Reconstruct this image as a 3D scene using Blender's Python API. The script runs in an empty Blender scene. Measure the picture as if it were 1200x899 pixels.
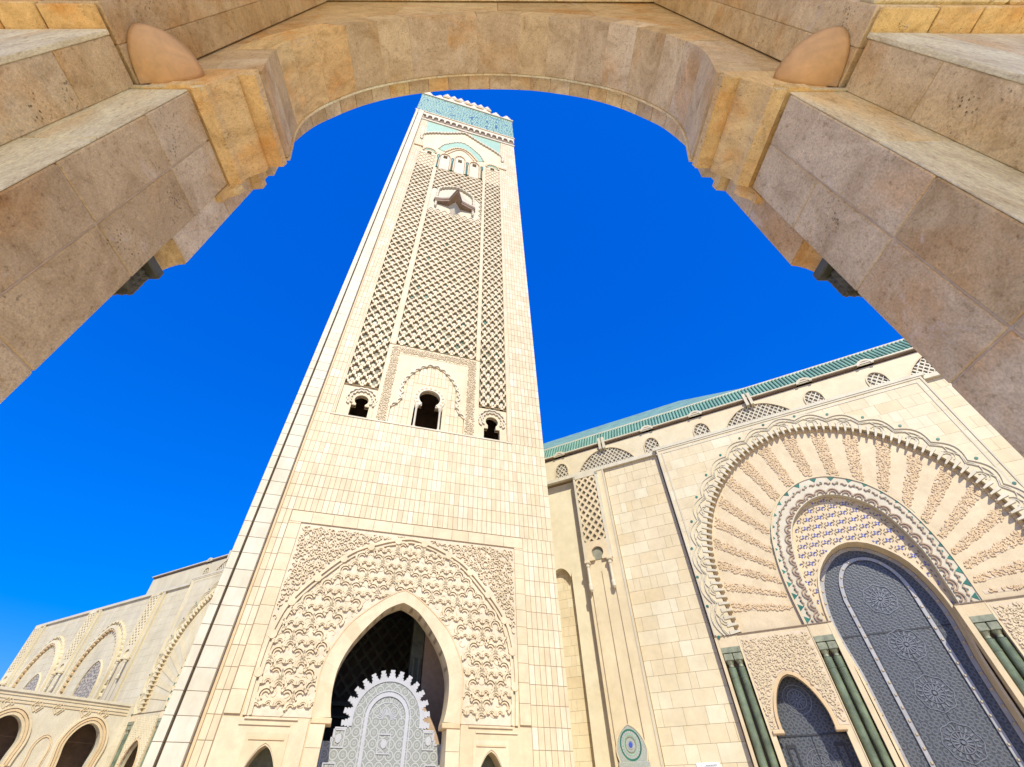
import bpy, math, random
from mathutils import Vector, Matrix
from mathutils.geometry import tessellate_polygon
S = bpy.context.scene
COL = S.collection
R = math.radians
rnd = random.Random(7)

# ------------------------------------------------------------------ camera
cam = bpy.data.cameras.new('camera'); camo = bpy.data.objects.new('camera', cam); COL.objects.link(camo)
cam.sensor_width = 36; cam.lens = 36 * 523.2 / 1200; cam.shift_x = 22.26 / 1200
cam.clip_start = 0.05; cam.clip_end = 5000
pitch, roll = R(44.4244), R(-0.117)
cr, sr, cp, sp = math.cos(roll), math.sin(roll), math.cos(pitch), math.sin(pitch)
r0, u0, fw = Vector((1, 0, 0)), Vector((0, -sp, cp)), Vector((0, cp, sp))
rr, uu = r0 * cr + u0 * sr, u0 * cr - r0 * sr
camo.matrix_world = Matrix(((rr.x, uu.x, -fw.x, 0), (rr.y, uu.y, -fw.y, 0), (rr.z, uu.z, -fw.z, 1.6), (0, 0, 0, 1)))
S.camera = camo
S.render.resolution_x, S.render.resolution_y = 1024, 767

# ------------------------------------------------------------------ sky and sun
SUN_AZ, SUN_EL = 172.0, 40.0
w = bpy.data.worlds.new('World'); S.world = w; w.use_nodes = True
nt = w.node_tree; bg = nt.nodes['Background']
sky = nt.nodes.new('ShaderNodeTexSky'); sky.sky_type = 'NISHITA'; sky.sun_disc = False
sky.sun_elevation = R(SUN_EL); sky.sun_rotation = R(SUN_AZ)
sky.air_density = 1.0; sky.dust_density = 0.2; sky.ozone_density = 3.0; sky.altitude = 0
hs = nt.nodes.new('ShaderNodeHueSaturation'); hs.inputs['Saturation'].default_value = 1.6
hs.inputs['Value'].default_value = 1.0; hs.inputs['Hue'].default_value = 0.5
nt.links.new(sky.outputs[0], hs.inputs['Color'])
sep = nt.nodes.new('ShaderNodeSeparateColor'); cmb = nt.nodes.new('ShaderNodeCombineColor'); nt.links.new(hs.outputs[0], sep.inputs[0])
for ch, (am, po) in enumerate(((0.45, 1.0), (0.82, 0.68), (2.75, 0.42))):
    pw = nt.nodes.new('ShaderNodeMath'); pw.operation = 'POWER'; pw.inputs[1].default_value = po; nt.links.new(sep.outputs[ch], pw.inputs[0])
    mu = nt.nodes.new('ShaderNodeMath'); mu.operation = 'MULTIPLY'; mu.inputs[1].default_value = am; nt.links.new(pw.outputs[0], mu.inputs[0]); nt.links.new(mu.outputs[0], cmb.inputs[ch])
nt.links.new(cmb.outputs[0], bg.inputs[0])
bg.inputs[1].default_value = 0.15
sl = bpy.data.lights.new('sun', 'SUN'); sl.energy = 4.4; sl.angle = R(0.5); sl.color = (1.0, 0.95, 0.83)
so = bpy.data.objects.new('sun', sl); COL.objects.link(so)
sv = Vector((math.sin(R(SUN_AZ)) * math.cos(R(SUN_EL)), math.cos(R(SUN_AZ)) * math.cos(R(SUN_EL)), math.sin(R(SUN_EL))))
so.rotation_euler = sv.to_track_quat('Z', 'Y').to_euler(); so.location = (0, -20, 40)
S.view_settings.view_transform = 'Standard'; S.view_settings.look = 'None'
S.view_settings.exposure = 0.42; S.view_settings.gamma = 1

# ------------------------------------------------------------------ materials
def newmat(name):
    m = bpy.data.materials.new(name); m.use_nodes = True
    return m, m.node_tree, m.node_tree.nodes['Principled BSDF']
def ramp(t, stops, interp='LINEAR'):
    n = t.nodes.new('ShaderNodeValToRGB'); cr_ = n.color_ramp; cr_.interpolation = interp
    while len(cr_.elements) < len(stops): cr_.elements.new(0.5)
    for e, (p, c) in zip(cr_.elements, stops):
        e.position = p; e.color = (c[0], c[1], c[2], 1) if hasattr(c, '__len__') else (c, c, c, 1)
    return n
def mth(t, op, a, b=None):
    n = t.nodes.new('ShaderNodeMath'); n.operation = op
    for i, v in enumerate((a, b)):
        if v is None: continue
        if isinstance(v, (int, float)): n.inputs[i].default_value = v
        else: t.links.new(v, n.inputs[i])
    return n.outputs[0]
def mix(t, mode, fac, a, b):
    n = t.nodes.new('ShaderNodeMix'); n.data_type = 'RGBA'; n.blend_type = mode
    if isinstance(fac, (int, float)): n.inputs[0].default_value = fac
    else: t.links.new(fac, n.inputs[0])
    for i, v in ((6, a), (7, b)):
        if hasattr(v, 'links'): t.links.new(v, n.inputs[i])
        else: n.inputs[i].default_value = (v[0], v[1], v[2], 1)
    return n.outputs[2]
def coord(t, scale=(1, 1, 1), world=True, rot=(0, 0, 0)):
    if world:
        g = t.nodes.new('ShaderNodeNewGeometry').outputs['Position']
    else:
        g = t.nodes.new('ShaderNodeTexCoord').outputs['Object']
    m = t.nodes.new('ShaderNodeMapping'); m.inputs['Scale'].default_value = scale; m.inputs['Rotation'].default_value = rot
    t.links.new(g, m.inputs[0]); return m.outputs[0]
def noise(t, vec, scale, detail=4, rough=0.6, dist=0):
    n = t.nodes.new('ShaderNodeTexNoise'); n.inputs['Scale'].default_value = scale
    n.inputs['Detail'].default_value = detail; n.inputs['Roughness'].default_value = rough
    n.inputs['Distortion'].default_value = dist
    t.links.new(vec, n.inputs['Vector']); return n.outputs[0]
def piece_random(t):
    a = t.nodes.new('ShaderNodeObjectInfo').outputs['Random']
    b = t.nodes.new('ShaderNodeNewGeometry').outputs['Random Per Island']
    return mth(t, 'FRACT', mth(t, 'ADD', a, b))

def stone(name, tones, grain=(1, 1, 1), gscale=2.0, gamt=0.12, rough=0.55, bump=0.15, dirt=None, spec=0.3):
    """cut stone: every piece has a tone of its own, then clouds, then veins / grain"""
    m, t, p = newmat(name)
    pr = piece_random(t)
    n = len(tones)
    base = ramp(t, [(i / max(1, n - 1), c) for i, c in enumerate(tones)]); t.links.new(pr, base.inputs[0])
    v = coord(t, grain)
    c1 = noise(t, v, gscale, 6, 0.65, 0.4)
    g = ramp(t, [(0.3, 1 - gamt), (0.7, 1 + gamt)]); t.links.new(c1, g.inputs[0])
    col = mix(t, 'MULTIPLY', 1.0, base.outputs[0], g.outputs[0])
    c2 = noise(t, coord(t), 0.35, 3, 0.6)
    g2 = ramp(t, [(0.3, (0.93, 0.91, 0.88)), (0.7, (1.05, 1.05, 1.06))]); t.links.new(c2, g2.inputs[0])
    col = mix(t, 'MULTIPLY', 1.0, col, g2.outputs[0])
    if dirt:
        c3 = noise(t, coord(t, (1, 1, 0.25)), 1.1, 5, 0.7)
        g3 = ramp(t, [(0.5, 0), (0.72, 1)]); t.links.new(c3, g3.inputs[0])
        col = mix(t, 'MIX', mth(t, 'MULTIPLY', g3.outputs[0], 0.35), col, dirt)
    t.links.new(col, p.inputs['Base Color'])
    p.inputs['Roughness'].default_value = rough; p.inputs['Specular IOR Level'].default_value = spec
    b = t.nodes.new('ShaderNodeBump'); b.inputs['Strength'].default_value = bump; b.inputs['Distance'].default_value = 0.02
    t.links.new(noise(t, v, gscale * 6, 5, 0.7), b.inputs['Height']); t.links.new(b.outputs[0], p.inputs['Normal'])
    return m

def travertine(name, tones, vein=(1, 1, 1), pits=0.8):
    """near arcade stone seen at arm's length: clouds, iron stains, bedding veins, pits"""
    m, t, p = newmat(name)
    pr = piece_random(t)
    n = len(tones)
    base = ramp(t, [(i / (n - 1), c) for i, c in enumerate(tones)]); t.links.new(pr, base.inputs[0])
    # shift the pattern for each piece
    comb = t.nodes.new('ShaderNodeCombineXYZ')
    for i in range(3): t.links.new(mth(t, 'MULTIPLY', pr, 37.0 + 11 * i), comb.inputs[i])
    add = t.nodes.new('ShaderNodeVectorMath'); add.operation = 'ADD'
    t.links.new(coord(t, vein), add.inputs[0]); t.links.new(comb.outputs[0], add.inputs[1]); v = add.outputs[0]
    c1 = noise(t, v, 2.6, 9, 0.68, 0.9)
    g = ramp(t, [(0.28, (0.70, 0.62, 0.52)), (0.5, (1.0, 0.98, 0.95)), (0.75, (1.24, 1.27, 1.30))]); t.links.new(c1, g.inputs[0])
    col = mix(t, 'MULTIPLY', 1.0, base.outputs[0], g.outputs[0])
    c2 = noise(t, v, 0.9, 4, 0.6, 0.3)                       # rusty patches
    g2 = ramp(t, [(0.52, 0), (0.68, 1)]); t.links.new(c2, g2.inputs[0])
    col = mix(t, 'MULTIPLY', mth(t, 'MULTIPLY', g2.outputs[0], 0.75), col, (0.95, 0.68, 0.38))
    c4 = noise(t, v, 22, 5, 0.75)                             # fine speckle
    g4 = ramp(t, [(0.30, (0.50, 0.40, 0.28)), (0.44, (0.96, 0.95, 0.93)), (0.6, (1, 1, 1)), (0.72, (1.25, 1.25, 1.25))]); t.links.new(c4, g4.inputs[0])
    col = mix(t, 'MULTIPLY', 0.8, col, g4.outputs[0])
    c6 = noise(t, v, 75, 3, 0.7)
    g6 = ramp(t, [(0.34, (0.80, 0.77, 0.73)), (0.5, (1, 1, 1)), (0.68, (1.2, 1.2, 1.2))]); t.links.new(c6, g6.inputs[0])
    col = mix(t, 'MULTIPLY', 0.8, col, g6.outputs[0])
    vo = t.nodes.new('ShaderNodeTexVoronoi'); vo.inputs['Scale'].default_value = 34; vo.inputs['Randomness'].default_value = 1
    t.links.new(v, vo.inputs['Vector'])
    zone = ramp(t, [(0.56, 0), (0.68, 1)]); t.links.new(noise(t, v, 2.2, 4, 0.7), zone.inputs[0])
    pit = ramp(t, [(0.16, 1), (0.28, 0)]); t.links.new(vo.outputs['Distance'], pit.inputs[0])
    pitm = mth(t, 'MULTIPLY', mth(t, 'MULTIPLY', pit.outputs[0], zone.outputs[0]), pits)
    col = mix(t, 'MIX', pitm, col, (0.12, 0.075, 0.04))
    # pale lime bloom
    c5 = noise(t, v, 1.7, 7, 0.75, 1.2)
    g5 = ramp(t, [(0.60, 0), (0.70, 1)]); t.links.new(c5, g5.inputs[0])
    col = mix(t, 'MIX', mth(t, 'MULTIPLY', g5.outputs[0], 0.65), col, (0.84, 0.77, 0.66))
    t.links.new(col, p.inputs['Base Color'])
    p.inputs['Roughness'].default_value = 0.62; p.inputs['Specular IOR Level'].default_value = 0.25
    h = mth(t, 'SUBTRACT', mth(t, 'ADD', c1, mth(t, 'MULTIPLY', c4, 0.5)), mth(t, 'MULTIPLY', pitm, 1.5))
    b = t.nodes.new('ShaderNodeBump'); b.inputs['Strength'].default_value = 0.9; b.inputs['Distance'].default_value = 0.015
    t.links.new(h, b.inputs['Height']); t.links.new(b.outputs[0], p.inputs['Normal'])
    return m

def plain(name, c, rough=0.5, metal=0.0, var=0.1, sc=3.0, bump=0.05):
    m, t, p = newmat(name)
    g = ramp(t, [(0.3, [x * (1 - var) for x in c]), (0.7, [min(1, x * (1 + var)) for x in c])])
    t.links.new(noise(t, coord(t), sc, 5, 0.65), g.inputs[0]); t.links.new(g.outputs[0], p.inputs['Base Color'])
    p.inputs['Roughness'].default_value = rough; p.inputs['Metallic'].default_value = metal
    b = t.nodes.new('ShaderNodeBump'); b.inputs['Strength'].default_value = bump; b.inputs['Distance'].default_value = 0.02
    t.links.new(noise(t, coord(t), sc * 8, 4), b.inputs['Height']); t.links.new(b.outputs[0], p.inputs['Normal'])
    return m

def inlay(name, stops, scale, vec_scale=(1, 0.2, 1), metric='F1', rough=0.35, ringfreq=0, metal=0.0, bump=0.3, world=False, grid=0.35):
    """fine star tilework / chased metal, too small to pick apart: flat print on real pieces"""
    m, t, p = newmat(name)
    vo = t.nodes.new('ShaderNodeTexVoronoi'); vo.feature = metric; vo.voronoi_dimensions = '2D'; vo.inputs['Scale'].default_value = scale
    vo.inputs['Randomness'].default_value = grid
    t.links.new(coord(t, (1, 1, 1), world, (R(90), 0, 0)), vo.inputs['Vector'])
    v = vo.outputs['Distance']
    if ringfreq:
        v = mth(t, 'ADD', mth(t, 'MULTIPLY', mth(t, 'SINE', mth(t, 'MULTIPLY', v, ringfreq)), 0.5), 0.5)
    g = ramp(t, stops); t.links.new(v, g.inputs[0])
    col = mix(t, 'MULTIPLY', 1.0, g.outputs[0], (1, 1, 1))
    t.links.new(col, p.inputs['Base Color'])
    p.inputs['Roughness'].default_value = rough; p.inputs['Metallic'].default_value = metal
    b = t.nodes.new('ShaderNodeBump'); b.inputs['Strength'].default_value = bump; b.inputs['Distance'].default_value = 0.03
    t.links.new(v, b.inputs['Height']); t.links.new(b.outputs[0], p.inputs['Normal'])
    return m

M = {}
M['tile'] = stone('facing_tile_marble', [(0.540, 0.436, 0.265), (0.583, 0.480, 0.295), (0.612, 0.522, 0.344), (0.583, 0.466, 0.272), (0.627, 0.565, 0.410)], (1, 1, 0.35), 3, 0.10, dirt=(0.46, 0.34, 0.20))
M['white'] = stone('pale_marble', [(0.533, 0.483, 0.348), (0.558, 0.509, 0.374), (0.520, 0.465, 0.325)], (1, 1, 0.5), 2, 0.08, dirt=(0.46, 0.34, 0.20))
M['cream'] = stone('cream_marble', [(0.583, 0.473, 0.290), (0.612, 0.507, 0.320), (0.568, 0.450, 0.265)], (1, 1, 1), 1.6, 0.09, dirt=(0.46, 0.34, 0.20))
M['gold'] = stone('golden_marble', [(0.577, 0.418, 0.228), (0.608, 0.461, 0.266)], (1, 1, 1), 1.6, 0.10)
M['hallstone'] = stone('hall_marble', [(0.568, 0.472, 0.287), (0.615, 0.526, 0.337), (0.584, 0.480, 0.287), (0.630, 0.565, 0.382), (0.575, 0.465, 0.268)], (1, 1, 1), 1.2, 0.07, dirt=(0.62, 0.50, 0.34))
M['hallgrey'] = stone('greyer_hall_marble', [(0.513, 0.455, 0.294), (0.557, 0.496, 0.331), (0.531, 0.463, 0.299)], (1, 1, 0.3), 1.0, 0.10, dirt=(0.45, 0.40, 0.33))  # greyer tone of the hall marble, mostly on the west side
M['greytrim'] = stone('greyer_hall_trim', [(0.595, 0.515, 0.322), (0.647, 0.564, 0.360)], (1, 1, 0.3), 1.0, 0.08)
M['joint'] = stone('joint_mortar', [(0.260, 0.186, 0.104), (0.285, 0.209, 0.125)], (1, 1, 1), 3, 0.15)
M['relief_bed'] = stone('relief_ground', [(0.56, 0.47, 0.32), (0.59, 0.50, 0.35)], (1, 1, 1), 3, 0.12)
M['shaded_lattice_bed'] = plain('shaded_lattice_ground', (0.22, 0.21, 0.14), 0.7, var=0.35, sc=0.5)  # dark green ground, darkened further for the shadow inside the lattice openings
M['teal'] = plain('teal_glaze', (0.03, 0.14, 0.09), 0.3, var=0.5, sc=0.8)
M['roof'] = plain('green_roof_glaze', (0.19, 0.32, 0.22), 0.4, var=0.25, sc=0.7)
M['greenpanel'] = plain('pale_green_glaze', (0.27, 0.43, 0.29), 0.4, var=0.12, sc=1.5)
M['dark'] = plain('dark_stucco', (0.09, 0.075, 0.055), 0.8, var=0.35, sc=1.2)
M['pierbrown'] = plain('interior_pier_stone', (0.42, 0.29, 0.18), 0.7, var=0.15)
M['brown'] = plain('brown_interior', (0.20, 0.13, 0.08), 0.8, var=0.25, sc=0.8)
M['olive'] = plain('olive_marble', (0.12, 0.125, 0.075), 0.5, var=0.4, sc=2)
M['column'] = plain('green_marble', (0.128, 0.157, 0.088), 0.3, var=0.5, sc=0.9)
M['capital'] = plain('green_capital', (0.20, 0.21, 0.13), 0.5, var=0.4, sc=3)
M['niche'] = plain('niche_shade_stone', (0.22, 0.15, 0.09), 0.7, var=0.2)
M['goldmetal'] = plain('brass', (0.80, 0.62, 0.35), 0.35, 0.8, var=0.1)
M['strap'] = plain('steel_strap', (0.36, 0.35, 0.33), 0.4, 0.1, var=0.15, sc=1.0)
M['doormetal'] = inlay('chased_metal', [(0.0, (0.124, 0.130, 0.135)), (0.35, (0.042, 0.047, 0.050)), (0.6, (0.105, 0.112, 0.112)), (1, (0.034, 0.037, 0.040))], 2.9, ringfreq=13, metal=0.1, rough=0.42, grid=0.25)
M['rosette'] = plain('rosette_metal', (0.210, 0.210, 0.200), 0.4, 0.6)
M['screen'] = inlay('star_tilework', [(0.0, (0.375, 0.382, 0.343)), (0.35, (0.120, 0.129, 0.098)), (0.55, (0.375, 0.382, 0.343)), (0.75, (0.135, 0.140, 0.109)), (1, (0.345, 0.351, 0.312))], 1.75, ringfreq=11, grid=0.0, bump=0.05)
M['screenwhite'] = stone('screen_marble', [(0.388, 0.393, 0.397), (0.408, 0.412, 0.419)], (1, 1, 1), 3, 0.05)
M['bluezellige'] = inlay('blue_green_tilework', [(0.0, (0.42, 0.52, 0.34)), (0.20, (0.36, 0.48, 0.30)), (0.27, (0.01, 0.12, 0.12)), (0.42, (0.03, 0.20, 0.13)), (0.48, (0.42, 0.52, 0.36)), (0.62, (0.24, 0.42, 0.28)), (0.70, (0.01, 0.10, 0.16)), (1, (0.01, 0.08, 0.12))], 0.75, vec_scale=(1, 1, 1), ringfreq=0, grid=1.0, bump=0)
M['zellige'] = inlay('ring_tilework', [(0.0, (0.55, 0.55, 0.42)), (0.3, (0.06, 0.16, 0.12)), (0.5, (0.50, 0.46, 0.30)), (0.75, (0.05, 0.08, 0.18)), (1, (0.45, 0.45, 0.38))], 9, ringfreq=12, grid=0.6, bump=0)
M['grille'] = inlay('pierced_screen', [(0.0, (0.12, 0.11, 0.07)), (0.30, (0.16, 0.14, 0.09)), (0.42, (0.42, 0.34, 0.22)), (1, (0.46, 0.38, 0.25))], 2.2, grid=0.6, bump=0.5)
M['ringbrown'] = plain('brown_inlay', (0.30, 0.20, 0.12), 0.6, var=0.3)
M['carvebed'] = plain('carving_ground', (0.56, 0.45, 0.30), 0.7, var=0.15)
M['blue'] = plain('blue_glaze', (0.05, 0.09, 0.42), 0.3)
M['signwhite'] = plain('sign_enamel', (0.75, 0.74, 0.70), 0.4, var=0.02)
M['ink'] = plain('ink', (0.03, 0.03, 0.03), 0.5, var=0.02)
M['trav'] = travertine('travertine', [(0.62, 0.48, 0.25), (0.75, 0.61, 0.35), (0.66, 0.52, 0.29), (0.83, 0.71, 0.45), (0.70, 0.55, 0.30), (0.79, 0.67, 0.42), (0.60, 0.47, 0.26)], (1, 1, 1))
M['travpalelit'] = travertine('lit_pale_travertine', [(0.847, 0.763, 0.485), (0.900, 0.887, 0.605), (0.894, 0.813, 0.505)], (1, 1, 0.35), 0.4)  # pale trim, and the brighter light on ledges and step faces as colour
M['travgold'] = travertine('golden_travertine', [(0.890, 0.623, 0.276), (0.900, 0.723, 0.351)], (2.2, 2.2, 0.45), 0.9)
M['travpink'] = travertine('pinkish_travertine', [(0.64, 0.53, 0.35), (0.76, 0.65, 0.43), (0.68, 0.56, 0.35), (0.81, 0.70, 0.48)], (1, 1, 0.8), 0.5)
M['terracotta'] = stone('terracotta', [(0.74, 0.50, 0.25), (0.72, 0.48, 0.24)], (1, 1, 1), 5, 0.16, 0.6, 0.4)
M['mortar'] = plain('lime_mortar', (0.68, 0.56, 0.38), 0.8, var=0.2, sc=10)
M['darkcap'] = plain('dark_capital_marble', (0.12, 0.115, 0.07), 0.5, var=0.5, sc=14, bump=0.6)
M['ground'] = stone('plaza_paving', [(0.66, 0.56, 0.42), (0.70, 0.60, 0.46)], (1, 1, 1), 0.6, 0.1, 0.4)
M['warmpave'] = stone('arcade_bounce_paving', [(0.806, 0.650, 0.440), (0.851, 0.694, 0.484)], (1, 1, 1), 1.0, 0.1, 0.4)  # tone raised so the floor bounces more light

# ------------------------------------------------------------------ mesh building
class MB:
    def __init__(s): s.v = []; s.f = []; s.cut = []
    def add(s, vs, fs):
        o = len(s.v); s.cut.append((o, len(s.f))); s.v += vs; s.f += [tuple(i + o for i in f) for f in fs]
    def box(s, x0, x1, y0, y1, z0, z1):
        s.add([(x0, y0, z0), (x1, y0, z0), (x1, y1, z0), (x0, y1, z0), (x0, y0, z1), (x1, y0, z1), (x1, y1, z1), (x0, y1, z1)],
              [(0, 1, 5, 4), (1, 2, 6, 5), (2, 3, 7, 6), (3, 0, 4, 7), (4, 5, 6, 7), (3, 2, 1, 0)])
    def cbox(s, x0, x1, y0, y1, z0, z1, c=0.006):
        """box with chamfered edges"""
        X, Y, Z = (x0, x1), (y0, y1), (z0, z1); vs = []; idx = {}
        sg = (1, -1)
        for i in (0, 1):
            for j in (0, 1):
                for k in (0, 1):
                    for a in range(3):
                        q = [X[i] + sg[i] * c, Y[j] + sg[j] * c, Z[k] + sg[k] * c]
                        q[a] = (X[i], Y[j], Z[k])[a]
                        idx[(i, j, k, a)] = len(vs); vs.append(tuple(q))
        g = lambda i, j, k, a: idx[(i, j, k, a)]
        fs = []
        for i in (0, 1): fs.append([g(i, 0, 0, 0), g(i, 1, 0, 0), g(i, 1, 1, 0), g(i, 0, 1, 0)][:: (-1 if i == 0 else 1)])
        for j in (0, 1): fs.append([g(0, j, 0, 1), g(1, j, 0, 1), g(1, j, 1, 1), g(0, j, 1, 1)][:: (1 if j == 0 else -1)])
        for k in (0, 1): fs.append([g(0, 0, k, 2), g(1, 0, k, 2), g(1, 1, k, 2), g(0, 1, k, 2)][:: (-1 if k == 0 else 1)])
        for j in (0, 1):
            for k in (0, 1): fs.append([g(0, j, k, 1), g(1, j, k, 1), g(1, j, k, 2), g(0, j, k, 2)][:: (-1 if (j + k) % 2 else 1) * (-1)])
        for i in (0, 1):
            for k in (0, 1): fs.append([g(i, 0, k, 0), g(i, 1, k, 0), g(i, 1, k, 2), g(i, 0, k, 2)][:: (-1 if (i + k) % 2 else 1)])
        for i in (0, 1):
            for j in (0, 1): fs.append([g(i, j, 0, 0), g(i, j, 1, 0), g(i, j, 1, 1), g(i, j, 0, 1)][:: (-1 if (i + j) % 2 else 1) * (-1)])
        for i in (0, 1):
            for j in (0, 1):
                for k in (0, 1):
                    fs.append([g(i, j, k, 0), g(i, j, k, 1), g(i, j, k, 2)][:: (1 if (i + j + k) % 2 else -1)])
        s.add(vs, [tuple(f) for f in fs])
    def plate(s, outer, y0, y1, holes=()):
        """flat slab in the x-z plane, front at y0, back at y1, with holes"""
        loops = [outer] + list(holes)
        tris = tessellate_polygon([[Vector((x, z, 0)) for x, z in l] for l in loops])
        flat = [p for l in loops for p in l]; n = len(flat)
        vs = [(x, y0, z) for x, z in flat] + [(x, y1, z) for x, z in flat]
        fs = []
        for t in tris:
            a, b, c = [flat[i] for i in t]
            cr_ = (b[0] - a[0]) * (c[1] - a[1]) - (b[1] - a[1]) * (c[0] - a[0])
            t = tuple(t) if cr_ > 0 else tuple(t[::-1])
            fs.append(t)
            fs.append(tuple(i + n for i in t[::-1]))
        o = 0
        for l in loops:
            m = len(l)
            ar = sum(l[i][0] * l[(i + 1) % m][1] - l[(i + 1) % m][0] * l[i][1] for i in range(m))
            ccw = ar > 0
            if l is not outer: ccw = not ccw
            for i in range(m):
                a, b = o + i, o + (i + 1) % m
                fs.append((a, a + n, b + n, b) if ccw else (a, b, b + n, a + n))
            o += m
        s.add(vs, fs)
    def band(s, inner, outer, y0, y1, yb=None, closed=False):
        """strip between two matching polylines; front at y0 (outer edge may sit at yb)"""
        n = len(inner); yo = y0 if yb is None else yb
        vs = [(x, y0, z) for x, z in inner] + [(x, yo, z) for x, z in outer] + [(x, y1, z) for x, z in inner] + [(x, y1, z) for x, z in outer]
        fs = []
        for i in range(n if closed else n - 1):
            j = (i + 1) % n
            fs += [(i, j, n + j, n + i), (2 * n + i, 2 * n + j, j, i), (n + i, n + j, 3 * n + j, 3 * n + i), (3 * n + i, 3 * n + j, 2 * n + j, 2 * n + i)]
        if not closed:
            fs += [(0, n, 3 * n, 2 * n), (n - 1, 3 * n - 1, 4 * n - 1, 2 * n - 1)]
        s.add(vs, fs)
    def cyl(s, x, y, z0, z1, r, n=12, r2=None):
        r2 = r if r2 is None else r2
        s.lathe(x, y, [(r, z0), (r2, z1)], n)
    def lathe(s, x, y, prof, n=12):
        vs = []; fs = []
        for r, z in prof:
            for k in range(n):
                a = 2 * math.pi * k / n; vs.append((x + r * math.cos(a), y + r * math.sin(a), z))
        for i in range(len(prof) - 1):
            for k in range(n):
                fs.append((i * n + k, i * n + (k + 1) % n, (i + 1) * n + (k + 1) % n, (i + 1) * n + k))
        fs.append(tuple(range(n))[::-1]); fs.append(tuple(range((len(prof) - 1) * n, len(prof) * n)))
        s.add(vs, fs)
    def pieces(s, name, mat, parent=None, smooth=False):
        cu_ = s.cut + [(len(s.v), len(s.f))]; out = []
        for (v0, f0), (v1, f1) in zip(cu_, cu_[1:]):
            q = MB(); q.v = s.v[v0:v1]; q.f = [tuple(i - v0 for i in f) for f in s.f[f0:f1]]; out.append(q.obj(name, mat, parent, smooth=smooth))
        return out
    def obj(s, name, mat, parent=None, stuff=False, smooth=False, label=None):
        me = bpy.data.meshes.new(name); me.from_pydata(s.v, [], s.f)
        me.materials.append(M[mat])
        if smooth: me.polygons.foreach_set('use_smooth', [True] * len(me.polygons))
        me.update()
        return link(name, me, parent, stuff, label)
def link(name, me, parent=None, stuff=False, label=None, loc=None):
    o = bpy.data.objects.new(name, me); COL.objects.link(o)
    if parent: o.parent = parent
    if stuff: o['kind'] = 'stuff'
    if label: o['label'] = label
    if loc: o.location = loc
    return o
def thing(name, label, cat, loc=(0, 0, 0), rz=0, group=None):
    o = bpy.data.objects.new(name, None); COL.objects.link(o); o.empty_display_size = 0.5
    o.location = loc; o.rotation_euler = (0, 0, rz); o['label'] = label; o['category'] = cat
    if group: o['group'] = group
    return o

# ------------------------------------------------------------------ curve helpers
def smooth(pts, k=5):
    out = []
    n = len(pts)
    for i in range(n - 1):
        p0 = pts[max(0, i - 1)]; p1 = pts[i]; p2 = pts[i + 1]; p3 = pts[min(n - 1, i + 2)]
        for j in range(k):
            t = j / k
            out.append(tuple(0.5 * (2 * p1[a] + (p2[a] - p0[a]) * t + (2 * p0[a] - 5 * p1[a] + 4 * p2[a] - p3[a]) * t * t + (3 * p1[a] - p0[a] - 3 * p2[a] + p3[a]) * t ** 3) for a in (0, 1)))
    out.append(tuple(pts[-1])); return out
def arch(half, k=5, cx=0.0, pointed=False):
    """half profile from apex (x=0) down the right side -> whole path from bottom left to bottom right"""
    if pointed: h = smooth(half, k)
    else:
        ext = [(-half[1][0], half[1][1])] + half
        h = smooth(ext, k)[k:]
    return [(cx - x, z) for x, z in h[::-1]] + [(cx + x, z) for x, z in h[1:]]
def offset(path, d):
    out = []
    n = len(path)
    for i in range(n):
        a = path[max(0, i - 1)]; b = path[min(n - 1, i + 1)]
        dx, dz = b[0] - a[0], b[1] - a[1]; l = math.hypot(dx, dz) or 1
        out.append((path[i][0] - dz / l * d, path[i][1] + dx / l * d))
    return out
def resample(path, n):
    L = [0]
    for a, b in zip(path, path[1:]): L.append(L[-1] + math.dist(a, b))
    out = []; j = 0
    for i in range(n):
        t = L[-1] * i / (n - 1)
        while j < len(L) - 2 and L[j + 1] < t: j += 1
        f = (t - L[j]) / max(1e-9, L[j + 1] - L[j]); a, b = path[j], path[j + 1]
        out.append((a[0] + (b[0] - a[0]) * f, a[1] + (b[1] - a[1]) * f))
    return out
def plen(path): return sum(math.dist(a, b) for a, b in zip(path, path[1:]))
def evalp(path, t):
    t = max(0, min(1, t)) * (len(path) - 1); i = min(int(t), len(path) - 2); f = t - i
    return (path[i][0] + (path[i + 1][0] - path[i][0]) * f, path[i][1] + (path[i + 1][1] - path[i][1]) * f)
def rect(x0, x1, z0, z1): return [(x0, z0), (x1, z0), (x1, z1), (x0, z1)]
def scallop(path, pitch, depth, k=5):
    """a path of round lobes bulging outward (to the left of the direction of travel)"""
    n = max(2, round(plen(path) / pitch)); rs = resample(path, n * k + 1); out = []
    for i in range(n * k + 1):
        h = abs(math.sin(math.pi * (i % k) / k)) * depth
        a = rs[max(0, i - 1)]; b = rs[min(n * k, i + 1)]; l = math.dist(a, b) or 1
        out.append((rs[i][0] - (b[1] - a[1]) / l * h, rs[i][1] + (b[0] - a[0]) / l * h))
    return out
def ribbon(mb, path, wd, y0, y1): mb.band(offset(path, -wd / 2), offset(path, wd / 2), y0, y1)

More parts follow.
